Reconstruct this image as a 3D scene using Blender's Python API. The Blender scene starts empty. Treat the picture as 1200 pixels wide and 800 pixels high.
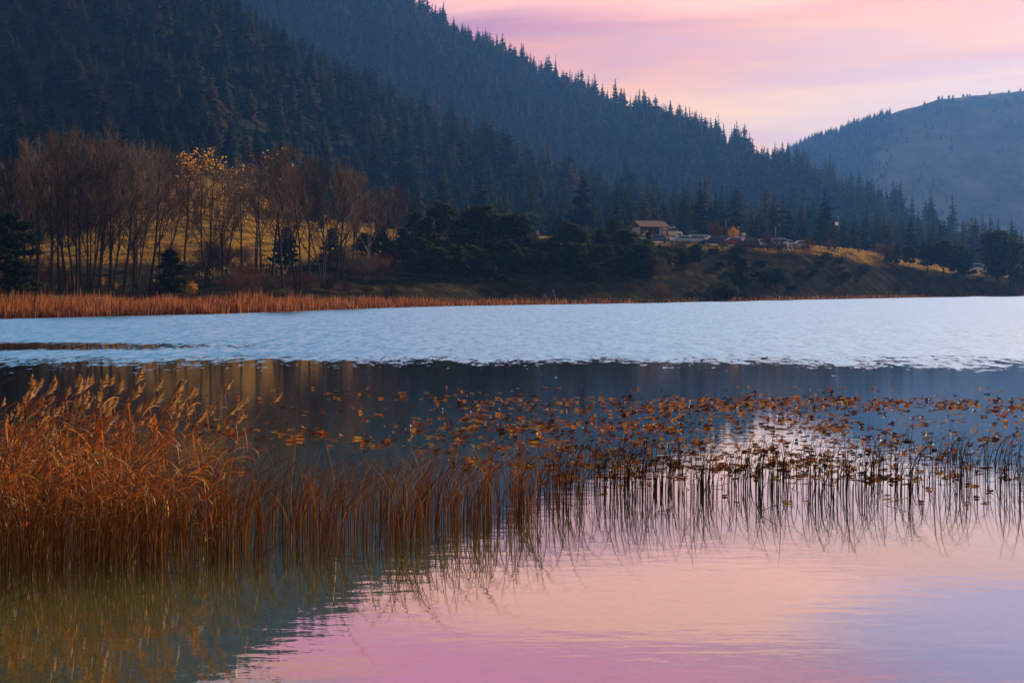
import bpy, math, random
import numpy as np
from mathutils import Vector, Matrix

SEED = 7
random.seed(SEED)
rng = np.random.default_rng(SEED)
sc = bpy.context.scene
COL = sc.collection
PI = math.pi
R = math.radians

# ------------------------------------------------------------------ camera model (measured from the photograph)
F = 1667.0      # focal length in photo pixels (1200 wide)
HY = 332.0      # horizon row
CH = 2.7        # eye height above the lake


def dist(y):                       # depth of a point on the water seen at row y
    return F * CH / (y - HY)


def zrow(y, D):                    # height of a point at depth D seen at row y
    return CH + (HY - y) / F * D


cam_d = bpy.data.cameras.new('camera')
cam_d.lens = 50.0
cam_d.sensor_width = 36.0
cam_d.shift_y = -(400 - HY) / 1200.0
cam_d.clip_start = 0.1
cam_d.clip_end = 9000
cam = bpy.data.objects.new('camera', cam_d)
cam.location = (0, 0, CH)
cam.rotation_euler = (R(90), 0, 0)
COL.objects.link(cam)
sc.camera = cam

SUN_AZ, SUN_EL = 36.0, 17.0


# ------------------------------------------------------------------ helpers
def tag(o, label=None, cat=None, group=None, kind=None):
    if label: o['label'] = label
    if cat: o['category'] = cat
    if group: o['group'] = group
    if kind: o['kind'] = kind
    return o


def np_mesh(name, V, quads=None, tris=None, mats=(), mi=None, smooth=False):
    me = bpy.data.meshes.new(name)
    V = np.asarray(V, dtype=np.float32).reshape(-1, 3)
    quads = np.zeros((0, 4), np.int32) if quads is None or len(quads) == 0 else np.asarray(quads, np.int32)
    tris = np.zeros((0, 3), np.int32) if tris is None or len(tris) == 0 else np.asarray(tris, np.int32)
    nq, nt = len(quads), len(tris)
    me.vertices.add(len(V))
    me.vertices.foreach_set('co', V.ravel())
    me.loops.add(nq * 4 + nt * 3)
    me.loops.foreach_set('vertex_index', np.concatenate([quads.ravel(), tris.ravel()]))
    me.polygons.add(nq + nt)
    ls = np.concatenate([np.arange(nq) * 4, nq * 4 + np.arange(nt) * 3]).astype(np.int32)
    me.polygons.foreach_set('loop_start', ls)
    for m in mats: me.materials.append(m)
    if mi is not None:
        me.polygons.foreach_set('material_index', np.asarray(mi, np.int32))
    if smooth:
        me.polygons.foreach_set('use_smooth', np.ones(nq + nt, bool))
    me.update(calc_edges=True)
    me.validate()
    return me


def link(name, me, parent=None, loc=None):
    o = bpy.data.objects.new(name, me)
    COL.objects.link(o)
    if parent is not None: o.parent = parent
    if loc is not None: o.location = loc
    return o


def empty(name, loc=(0, 0, 0), rz=0.0):
    o = bpy.data.objects.new(name, None)
    o.empty_display_size = 0.2
    COL.objects.link(o)
    o.location = loc
    o.rotation_euler = (0, 0, rz)
    return o


def copy_tree(root, kids):
    """copy of a thing with copies of its parts and sub-parts; kids = {obj: [children]}"""
    c = root.copy(); COL.objects.link(c)
    for ch in kids.get(root, ()):
        d = copy_tree(ch, kids); d.parent = c
    return c


def kids_of(root):
    out = {}
    def walk(o):
        out[o] = [c for c in ALLKIDS.get(o, [])]
        for c in out[o]: walk(c)
    walk(root)
    return out


ALLKIDS = {}


def part(name, me, parent):
    o = link(name, me, parent)
    ALLKIDS.setdefault(parent, []).append(o)
    return o


class MB:
    """collects quads, tris and tubes into one mesh"""
    def __init__(s):
        s.v = []; s.q = []; s.t = []; s.qm = []; s.tm = []; s.mat = 0

    def quad(s, a, b, c, d):
        n = len(s.v); s.v += [a, b, c, d]; s.q.append((n, n + 1, n + 2, n + 3)); s.qm.append(s.mat)

    def tri(s, a, b, c):
        n = len(s.v); s.v += [a, b, c]; s.t.append((n, n + 1, n + 2)); s.tm.append(s.mat)

    def tube(s, pts, rad, n=5, cap=False):
        pts = [Vector(p) for p in pts]
        base = len(s.v)
        up = Vector((0.3, 0.9, 0.1))
        for i, p in enumerate(pts):
            d = (pts[min(i + 1, len(pts) - 1)] - pts[max(i - 1, 0)])
            if d.length < 1e-9: d = Vector((0, 0, 1))
            d.normalize()
            a = d.cross(up)
            if a.length < 1e-4: a = d.cross(Vector((1, 0, 0)))
            a.normalize(); b = d.cross(a)
            r = rad[i] if hasattr(rad, '__len__') else rad
            for k in range(n):
                t = 2 * PI * k / n
                s.v.append(tuple(p + a * (r * math.cos(t)) + b * (r * math.sin(t))))
        for i in range(len(pts) - 1):
            for k in range(n):
                k2 = (k + 1) % n
                s.q.append((base + i * n + k, base + i * n + k2, base + (i + 1) * n + k2, base + (i + 1) * n + k))
                s.qm.append(s.mat)
        if cap:
            for i, rev in ((0, True), (len(pts) - 1, False)):
                c = len(s.v); s.v.append(tuple(pts[i]))
                for k in range(n):
                    k2 = (k + 1) % n
                    f = (c, base + i * n + k, base + i * n + k2)
                    s.t.append(f[::-1] if rev else f); s.tm.append(s.mat)

    def box(s, cx, cy, cz, sx, sy, sz, rz=0.0):
        c, si = math.cos(rz), math.sin(rz)
        n = len(s.v)
        for dz in (-1, 1):
            for dx, dy in ((-1, -1), (1, -1), (1, 1), (-1, 1)):
                x, y = dx * sx / 2, dy * sy / 2
                s.v.append((cx + x * c - y * si, cy + x * si + y * c, cz + dz * sz / 2))
        for f in ((3, 2, 1, 0), (4, 5, 6, 7), (0, 1, 5, 4), (1, 2, 6, 5), (2, 3, 7, 6), (3, 0, 4, 7)):
            s.q.append(tuple(n + i for i in f)); s.qm.append(s.mat)

    def ribbon(s, pts, w, side):
        """a thin leaf along pts, half widths w, side vector per leaf"""
        sd = Vector(side).normalized()
        base = len(s.v)
        for i, p in enumerate(pts):
            p = Vector(p)
            s.v.append(tuple(p - sd * w[i])); s.v.append(tuple(p + sd * w[i]))
        for i in range(len(pts) - 1):
            a = base + 2 * i
            s.q.append((a, a + 1, a + 3, a + 2)); s.qm.append(s.mat)

    def mesh(s, name, mats, smooth=False):
        return np_mesh(name, s.v, s.q, s.t, mats, s.qm + s.tm, smooth)


# ------------------------------------------------------------------ materials
def nodes_of(m):
    m.use_nodes = True
    nt = m.node_tree
    nt.nodes.clear()
    return nt, nt.nodes, nt.links


def ramp_set(r, stops):
    el = r.color_ramp.elements
    while len(el) > 1: el.remove(el[-1])
    el[0].position = stops[0][0]; el[0].color = (*stops[0][1], 1)
    for p, c in stops[1:]:
        e = el.new(p); e.color = (*c, 1)


def leafy(name, stops, transl=0.35, rough=0.6, island=False, noise=None, spec=0.0):
    """plant material: tint picked per object (or per separate leaf), part of the light passes through"""
    m = bpy.data.materials.new(name)
    nt, N, L = nodes_of(m)
    out = N.new('ShaderNodeOutputMaterial')
    oi = N.new('ShaderNodeObjectInfo')
    ge = N.new('ShaderNodeNewGeometry')
    rp = N.new('ShaderNodeValToRGB'); ramp_set(rp, stops)
    src = ge.outputs['Random Per Island'] if island else oi.outputs['Random']
    if noise:
        tc = N.new('ShaderNodeTexCoord')
        nz = N.new('ShaderNodeTexNoise'); nz.inputs['Scale'].default_value = noise[0]; nz.inputs['Detail'].default_value = 2
        L.new(tc.outputs['Object'], nz.inputs['Vector'])
        ma = N.new('ShaderNodeMath'); ma.operation = 'MULTIPLY_ADD'
        L.new(nz.outputs['Fac'], ma.inputs[0]); ma.inputs[1].default_value = noise[1]
        ad = N.new('ShaderNodeMath'); ad.operation = 'SUBTRACT'
        L.new(src, ad.inputs[0]); ad.inputs[1].default_value = noise[1] * 0.5
        L.new(ad.outputs[0], ma.inputs[2])
        src = ma.outputs[0]
    L.new(src, rp.inputs['Fac'])
    if spec > 0:
        pb = N.new('ShaderNodeBsdfPrincipled')
        pb.inputs['Roughness'].default_value = rough
        pb.inputs['Specular IOR Level'].default_value = spec
        L.new(rp.outputs['Color'], pb.inputs['Base Color'])
    else:
        pb = N.new('ShaderNodeBsdfDiffuse')
        L.new(rp.outputs['Color'], pb.inputs['Color'])
    if transl > 0:
        tr = N.new('ShaderNodeBsdfTranslucent')
        L.new(rp.outputs['Color'], tr.inputs['Color'])
        mx = N.new('ShaderNodeMixShader'); mx.inputs[0].default_value = transl
        L.new(pb.outputs[0], mx.inputs[1]); L.new(tr.outputs[0], mx.inputs[2])
        L.new(mx.outputs[0], out.inputs['Surface'])
    else:
        L.new(pb.outputs[0], out.inputs['Surface'])
    return m


def plain(name, col, rough=0.6, metal=0.0, spec=0.3, var=0.25, scale=3.0):
    m = bpy.data.materials.new(name)
    nt, N, L = nodes_of(m)
    out = N.new('ShaderNodeOutputMaterial')
    pb = N.new('ShaderNodeBsdfPrincipled')
    pb.inputs['Roughness'].default_value = rough
    pb.inputs['Metallic'].default_value = metal
    pb.inputs['Specular IOR Level'].default_value = spec
    tc = N.new('ShaderNodeTexCoord')
    nz = N.new('ShaderNodeTexNoise'); nz.inputs['Scale'].default_value = scale; nz.inputs['Detail'].default_value = 4
    L.new(tc.outputs['Object'], nz.inputs['Vector'])
    rp = N.new('ShaderNodeValToRGB')
    ramp_set(rp, [(0.3, tuple(c * (1 - var) for c in col)), (0.7, tuple(min(1, c * (1 + var)) for c in col))])
    L.new(nz.outputs['Fac'], rp.inputs['Fac'])
    L.new(rp.outputs['Color'], pb.inputs['Base Color'])
    L.new(pb.outputs[0], out.inputs['Surface'])
    return m


M = {}
M['fir'] = leafy('fir_needles', [(0, (.009, .024, .014)), (.4, (.022, .048, .022)), (.65, (.05, .078, .028)), (.88, (.10, .105, .032)), (1, (.17, .11, .06))], .2, noise=(6, .25))
M['pine'] = leafy('pine_needles', [(0, (.016, .034, .014)), (.6, (.036, .056, .018)), (1, (.11, .11, .026))], .42, island=True)
M['bark'] = plain('dark_bark', (.055, .042, .034), .9, spec=.1, scale=4)
M['fir_bark'] = plain('fir_bark', (.06, .045, .035), .9, spec=.1)
M['pale_bark'] = plain('pale_bark', (.30, .27, .25), .85, spec=.1, scale=5)
M['twig'] = leafy('bare_twigs', [(0, (.10, .068, .052)), (.5, (.155, .10, .073)), (1, (.21, .145, .11))], 0, .7)
M['russet_twig'] = leafy('russet_twigs', [(0, (.11, .05, .03)), (.5, (.17, .075, .04)), (1, (.24, .13, .07))], 0, .7)
M['yellow_leaf'] = leafy('yellow_leaves', [(0, (.55, .26, .03)), (1, (.8, .45, .05))], .5, island=True)
M['reed_stem'] = leafy('reed_stems', [(0, (.20, .085, .025)), (.5, (.34, .15, .04)), (1, (.50, .27, .09))], .25, .5, island=False, spec=.25)
M['reed_leaf'] = leafy('reed_leaves', [(0, (.11, .018, .006)), (.4, (.36, .075, .010)), (.75, (.58, .17, .018)), (1, (.78, .42, .12))], .5, .45, island=True, spec=.2)
M['plume'] = leafy('reed_plumes', [(0, (.40, .20, .08)), (1, (.68, .42, .20))], .5, .7, island=True)
M['rush'] = leafy('rush_stems', [(0, (.15, .055, .018)), (.35, (.32, .12, .03)), (.75, (.48, .22, .055)), (1, (.68, .46, .20))], .45, .45, island=True, spec=.25)
M['rush_one'] = leafy('rush_stem', [(0, (.15, .055, .018)), (.35, (.32, .12, .03)), (.75, (.48, .22, .055)), (1, (.68, .46, .20))], .45, .45, spec=.25)
LS = [(0, (.03, .013, .01)), (.38, (.10, .026, .012)), (.6, (.34, .08, .012)), (.85, (.52, .17, .018)), (.97, (.48, .25, .03)), (1, (.30, .22, .05))]
M['dark_rush'] = leafy('dark_rush_stems', [(0, (.03, .016, .009)), (.7, (.07, .032, .014)), (1, (.20, .10, .04))], .15, .5, island=True)  # backlit silhouette of the right-hand stems, its darkness put into their colour
M['silhouette_rush_one'] = leafy('dark_rush_stem', [(0, (.03, .016, .009)), (.7, (.07, .032, .014)), (1, (.20, .10, .04))], .15, .5)
M['lily'] = leafy('lily_leaf', LS, .45, .5, island=True, spec=.12, noise=(9, .3))
M['lily_one'] = leafy('lily_leaf_one', LS, .45, .5, spec=.12, noise=(9, .3))
M['belt'] = leafy('far_reed_belt', [(0, (.15, .045, .022)), (.5, (.36, .11, .034)), (1, (.55, .26, .10))], .4, .6, island=True)
M['tuft'] = leafy('dry_grass_tufts', [(0, (.20, .11, .03)), (.5, (.40, .23, .05)), (1, (.55, .36, .10))], .4, .6, island=True)
M['green_shrub'] = leafy('green_shrub', [(0, (.03, .045, .018)), (.6, (.06, .07, .022)), (1, (.13, .11, .03))], .3, island=True)

# ------------------------------------------------------------------ terrain
XS = [-900, -300, 0, 150, 250, 330, 450, 550, 620, 700, 780, 850, 950, 1020, 1080, 1130, 1200, 1400, 2100]
UX = (np.array(XS) - 600) / F
SHY = [388, 378, 373, 369.5, 367.5, 365, 360.5, 358, 357, 356, 354.5, 353, 351, 349.8, 348.5, 347.5, 346, 344, 342]
D0 = np.array([dist(y) for y in SHY])


def tab(vals): return np.array(vals, float)


def zy(D, ys): return CH + (HY - tab(ys)) / F * D


#            -900 -300   0   150  250  330  450  550  620  700  780  850  950  1020 1080 1130 1200 1400 2100
D2 = tab([115, 122, 135, 147, 150, 152, 172, 186, 193, 200, 212, 225, 246, 265, 283, 300, 332, 390, 470])
Z2 = zy(D2, [346, 346, 346, 347, 345, 341, 336, 332, 330, 330, 331, 333, 333, 332, 331, 331, 331, 331, 331])
D3 = tab([180, 185, 190, 200, 206, 208, 215, 225, 233, 240, 247, 252, 268, 285, 305, 325, 355, 420, 500])
Z3 = zy(D3, [320, 322, 325, 305, 300, 300, 301, 296, 293, 291, 289.5, 289, 293, 300, 312, 321, 326, 327, 327])
D4 = tab([240, 240, 240, 270, 280, 275, 272, 276, 280, 285, 290, 295, 300, 305, 330, 350, 385, 450, 530])
Z4 = zy(D4, [285, 285, 288, 240, 232, 258, 279, 280, 279, 278, 277, 283.5, 288.5, 295, 305, 317, 324, 325, 325])
D5 = tab([330, 330, 330, 340, 350, 360, 385, 410, 420, 430, 435, 440, 450, 465, 480, 495, 520, 560, 640])
Z5 = tab([30, 28, 24, 31, 33, 28, 21, 18, 17, 16, 15, 14, 12, 10.5, 9, 7.5, 6, 6, 6])
D6 = tab([650, 650, 650, 650, 650, 650, 650, 620, 610, 600, 580, 560, 545, 540, 545, 560, 580, 620, 700])
Z6 = zy(D6, [-330, -290, -114, -24, 30, 76, 136, 182, 210, 238, 258, 268, 285, 296, 304, 313, 319, 323, 324])
D8 = tab([1200, 1200, 1200, 1200, 1200, 1200, 1200, 1200, 1190, 1150, 1100, 1030, 860, 775, 715, 670, 660, 700, 800])
Z8 = zy(D8, [-330, -330, -255, -165, -100, -52, 10, 58, 97, 131, 150, 181, 222, 249, 277, 296, 316, 325, 327])
D7 = D6 + 0.25 * (D8 - D6)
Z7 = np.minimum(Z6 * 0.97, Z6 + 0.10 * (Z8 - Z6))
D9 = np.full(len(XS), 1350.0)
Z9 = np.minimum(Z8 * 0.75, 60) * np.linspace(1, .35, len(XS))
DA = np.full(len(XS), 1800.0)
ZA = zy(DA, [120, 120, 120, 120, 120, 120, 120, 130, 150, 180, 215, 214, 171, 146, 121.5, 115, 108, 92, 140])
DB = np.full(len(XS), 2050.0)
ZB = ZA * 0.75
Zm4 = np.full(len(XS), -1.2)
CD = np.stack([D0 - 8, D0, D0 + 5, D2, D3, D4, D5, D6, D7, D8, D9, DA, DB])
CZ = np.stack([Zm4, D0 * 0, D0 * 0 + .45, Z2, Z3, Z4, Z5, Z6, Z7, Z8, Z9, ZA, ZB])
# finer ridge line shape for the far hill
UF = (np.arange(-900, 2101, 20) - 600) / F
CDf = np.stack([np.interp(UF, UX, r) for r in CD])
CZf = np.stack([np.interp(UF, UX, r) for r in CZ])
xf = UF * F + 600
CZf[11] = CH + (HY - np.interp(xf, [600, 780, 850, 880, 920, 960, 1000, 1035, 1060, 1100, 1150, 1200, 1400, 2100],
                               [150, 215, 214, 203, 183, 165, 150, 140, 129, 118, 113, 108, 92, 140])) / F * 1800
k = np.array([1, 2, 3, 2, 1]) / 9.0
for i in range(1, 10):
    CDf[i] = np.convolve(np.pad(CDf[i], 2, 'edge'), k, 'valid')
    CZf[i] = np.convolve(np.pad(CZf[i], 2, 'edge'), k, 'valid')
CZf[1] = 0

_nd = [(rng.uniform(0, 2 * PI), rng.uniform(0, 2 * PI)) for _ in range(40)]


def sines(X, Y, wl, n=5, o=0):
    s = 0
    for i in range(n):
        a, p = _nd[(i + o) % 40]
        w = 2 * PI / (wl * (0.6 + 0.2 * i))
        s = s + np.sin((X * math.cos(a) + Y * math.sin(a)) * w + p)
    return s / n


def height_uD(u, D):
    u = np.atleast_1d(np.asarray(u, float)); D = np.atleast_1d(np.asarray(D, float))
    K = CDf.shape[0]
    dk = np.stack([np.interp(u, UF, CDf[i]) for i in range(K)])
    zk = np.stack([np.interp(u, UF, CZf[i]) for i in range(K)])
    h = np.diff(dk, axis=0); s = np.diff(zk, axis=0) / h
    m = np.zeros_like(dk)
    a, b = s[:-1], s[1:]
    with np.errstate(divide='ignore', invalid='ignore'):
        w1 = 2 * h[1:] + h[:-1]; w2 = h[1:] + 2 * h[:-1]
        hm = (w1 + w2) / (w1 / a + w2 / b)
    m[1:-1] = np.where(a * b > 0, np.nan_to_num(hm), 0)
    m[0] = s[0]; m[-1] = s[-1]
    idx = np.clip((D[None] >= dk).sum(0) - 1, 0, K - 2)
    n = np.arange(len(u))
    t = np.clip((D - dk[idx, n]) / h[idx, n], 0, 1)
    hh = h[idx, n]
    z = ((1 + 2 * t) * (1 - t) ** 2 * zk[idx, n] + t * (1 - t) ** 2 * hh * m[idx, n]
         + t * t * (3 - 2 * t) * zk[idx + 1, n] + t * t * (t - 1) * hh * m[idx + 1, n])
    X, Y = u * D, D
    d0 = dk[1]
    near = np.clip((D - d0 - 3) / 25, 0, 1)
    d5 = dk[6]
    far = np.clip((D - d5) / 120, 0, 1)
    z = z + near * (0.22 * sines(X, Y, 9, 6) + .10 * sines(X, Y, 3.1, 5, 7)) + far * (2.2 * sines(X, Y, 70, 6, 12) + 0.9 * sines(X, Y, 24, 6, 20))
    return z


def height(X, Y):
    return height_uD(np.atleast_1d(X) / np.atleast_1d(Y), Y)


def ground(x, D):
    """world point on the ground in photo column x at depth D"""
    u = (x - 600) / F
    return u * D, D, float(height_uD(u, D)[0])


def build_terrain():
    us = np.concatenate([np.linspace(-.9, -.42, 60, endpoint=False), np.linspace(-.42, .42, 560), np.linspace(.42, .9, 61)[1:]])
    sub = [4, 4, 16, 40, 26, 20, 44, 18, 50, 12, 50, 12]
    dk = np.stack([np.interp(us, UF, CDf[i]) for i in range(CDf.shape[0])])
    rows = []
    for i, n in enumerate(sub):
        for j in range(n):
            rows.append(dk[i] + (dk[i + 1] - dk[i]) * j / n)
    rows.append(dk[-1])
    Dg = np.stack(rows)
    nr, nu = Dg.shape
    U = np.broadcast_to(us, Dg.shape)
    Z = height_uD(U.ravel(), Dg.ravel())
    V = np.stack([(U * Dg).ravel(), Dg.ravel(), Z], 1)
    i = np.arange(nr - 1)[:, None] * nu + np.arange(nu - 1)[None]
    q = np.stack([i, i + 1, i + nu + 1, i + nu], -1).reshape(-1, 4)
    # kinds of ground cover: r = open meadow, g = forest floor, b = bare far hill
    u, D = U.ravel(), Dg.ravel()
    d5 = np.interp(u, UF, CDf[6]); d4 = np.interp(u, UF, CDf[5]); d3 = np.interp(u, UF, CDf[4]); d2 = np.interp(u, UF, CDf[3])
    px = u * F + 600
    nz = sines(u * D, D, 30, 6, 3)
    forest = np.clip((D - (d4 + d5) / 2 + 10 * nz) / 20, 0, 1)
    bare = (D > 1400) * np.clip((px - 1035 + (1800 - D) * .12 + 10 * nz) / 20, 0, 1)
    meadow = np.clip((D - d3 + np.interp(px, [600, 840, 900, 1100], [1, 3, 9, 8]) + 5 * nz) / 6, 0, 1) * (1 - forest)
    lm = np.clip((D - d2 - 40 + 16 * nz) / 18, 0, 1) * np.interp(px, [-900, 60, 180, 345, 420], [.25, .35, 1, 1, 0]) * (1 - forest)
    meadow = np.maximum(meadow, lm)
    path = np.clip(1 - np.abs(D - d2 + 4) / 7, 0, 1) * (px < 130) * (px > -300)
    me = np_mesh('hills', V, q, None, [M['ground']], None, True)
    ca = me.color_attributes.new('cover', 'FLOAT_COLOR', 'POINT')
    ca.data.foreach_set('color', np.stack([meadow, forest, bare, path], 1).astype(np.float32).ravel())
    return me


def ground_material():
    m = bpy.data.materials.new('hill_ground')
    nt, N, L = nodes_of(m)
    out = N.new('ShaderNodeOutputMaterial')
    pb = N.new('ShaderNodeBsdfDiffuse')
    at = N.new('ShaderNodeAttribute'); at.attribute_name = 'cover'
    sp = N.new('ShaderNodeSeparateColor'); L.new(at.outputs['Color'], sp.inputs[0])
    tc = N.new('ShaderNodeTexCoord')

    def nz(scale, detail, stops):
        t = N.new('ShaderNodeTexNoise'); t.inputs['Scale'].default_value = scale; t.inputs['Detail'].default_value = detail
        t.inputs['Roughness'].default_value = .65
        L.new(tc.outputs['Object'], t.inputs['Vector'])
        r = N.new('ShaderNodeValToRGB'); ramp_set(r, stops); L.new(t.outputs['Fac'], r.inputs['Fac'])
        return r.outputs['Color']

    def mix(fac, a, b):
        x = N.new('ShaderNodeMix'); x.data_type = 'RGBA'
        L.new(fac, x.inputs[0]); L.new(a, x.inputs[6]); L.new(b, x.inputs[7])
        return x.outputs[2]
    bank = nz(.35, 6, [(.3, (.018, .019, .012)), (.5, (.036, .032, .018)), (.62, (.075, .055, .025)), (.8, (.16, .12, .085))])
    mead = nz(.28, 7, [(.36, (.07, .042, .012)), (.47, (.24, .12, .018)), (.60, (.54, .27, .025)), (.8, (.66, .40, .06))])
    floor = nz(.1, 5, [(.3, (.018, .022, .014)), (.7, (.05, .045, .025))])
    bare = nz(.012, 8, [(.32, (.05, .055, .03)), (.45, (.17, .14, .075)), (.58, (.36, .28, .15)), (.75, (.46, .37, .22))])
    path = nz(.6, 5, [(.3, (.22, .15, .10)), (.7, (.38, .29, .20))])
    c = mix(sp.outputs[0], bank, mead)
    c = mix(at.outputs['Alpha'], c, path)
    c = mix(sp.outputs[1], c, floor)
    c = mix(sp.outputs[2], c, bare)
    L.new(c, pb.inputs['Color'])
    bt = N.new('ShaderNodeTexNoise'); bt.inputs['Scale'].default_value = 1.2; bt.inputs['Detail'].default_value = 5
    L.new(tc.outputs['Object'], bt.inputs['Vector'])
    bp = N.new('ShaderNodeBump'); bp.inputs['Strength'].default_value = .8; bp.inputs['Distance'].default_value = .4
    L.new(bt.outputs['Fac'], bp.inputs['Height']); L.new(bp.outputs[0], pb.inputs['Normal'])
    L.new(pb.outputs[0], out.inputs['Surface'])
    return m


M['ground'] = ground_material()
hills = tag(link('hills', build_terrain()), 'wooded hillsides and grassy far shore rising behind the lake', None, None, 'structure')


# ------------------------------------------------------------------ lake bed and water
def build_bed():
    xs = np.linspace(-60, 60, 121); ys = np.concatenate([np.linspace(-30, 40, 141), np.linspace(45, 330, 58)])
    G, H = np.meshgrid(xs, ys)
    sx = np.where(H > 40, 1 + (H - 40) / 60, 1.0)
    Xw = G * sx
    Z = -0.55 - 0.03 * np.clip(H - 8, 0, 200) - .05 * np.clip(Xw + 3, 0, 12) + .05 * sines(Xw, H, 2.2, 6) + .03 * sines(Xw, H, .9, 6, 9)
    Z = np.maximum(Z, -3.2)
    bankz = 1.05 + .05 * sines(Xw, H, 3, 5, 4)
    tt = np.clip((-H + 2.5) / 4.0, 0, 1)
    Z = Z * (1 - tt) + bankz * tt
    V = np.stack([Xw.ravel(), H.ravel(), Z.ravel()], 1)
    nr, nu = H.shape
    i = np.arange(nr - 1)[:, None] * nu + np.arange(nu - 1)[None]
    q = np.stack([i, i + 1, i + nu + 1, i + nu], -1).reshape(-1, 4)
    return np_mesh('lake_bed', V, q, None, [M['bed']], None, True)


def bed_material():
    m = bpy.data.materials.new('lake_bed_mud')
    nt, N, L = nodes_of(m)
    out = N.new('ShaderNodeOutputMaterial')
    pb = N.new('ShaderNodeBsdfPrincipled'); pb.inputs['Roughness'].default_value = .9; pb.inputs['Specular IOR Level'].default_value = .1
    tc = N.new('ShaderNodeTexCoord')
    mp = N.new('ShaderNodeMapping'); mp.inputs['Scale'].default_value = (1, .8, 1)
    L.new(tc.outputs['Object'], mp.inputs['Vector'])
    t = N.new('ShaderNodeTexNoise'); t.inputs['Scale'].default_value = 1.1; t.inputs['Detail'].default_value = 8; t.inputs['Roughness'].default_value = .7
    L.new(mp.outputs[0], t.inputs['Vector'])
    r = N.new('ShaderNodeValToRGB')
    ramp_set(r, [(.32, (.05, .05, .015)), (.42, (.22, .22, .05)), (.6, (.42, .42, .10)), (.75, (.55, .52, .15))])
    L.new(t.outputs['Fac'], r.inputs['Fac']); L.new(r.outputs['Color'], pb.inputs['Base Color'])
    L.new(pb.outputs[0], out.inputs['Surface'])
    return m


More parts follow.
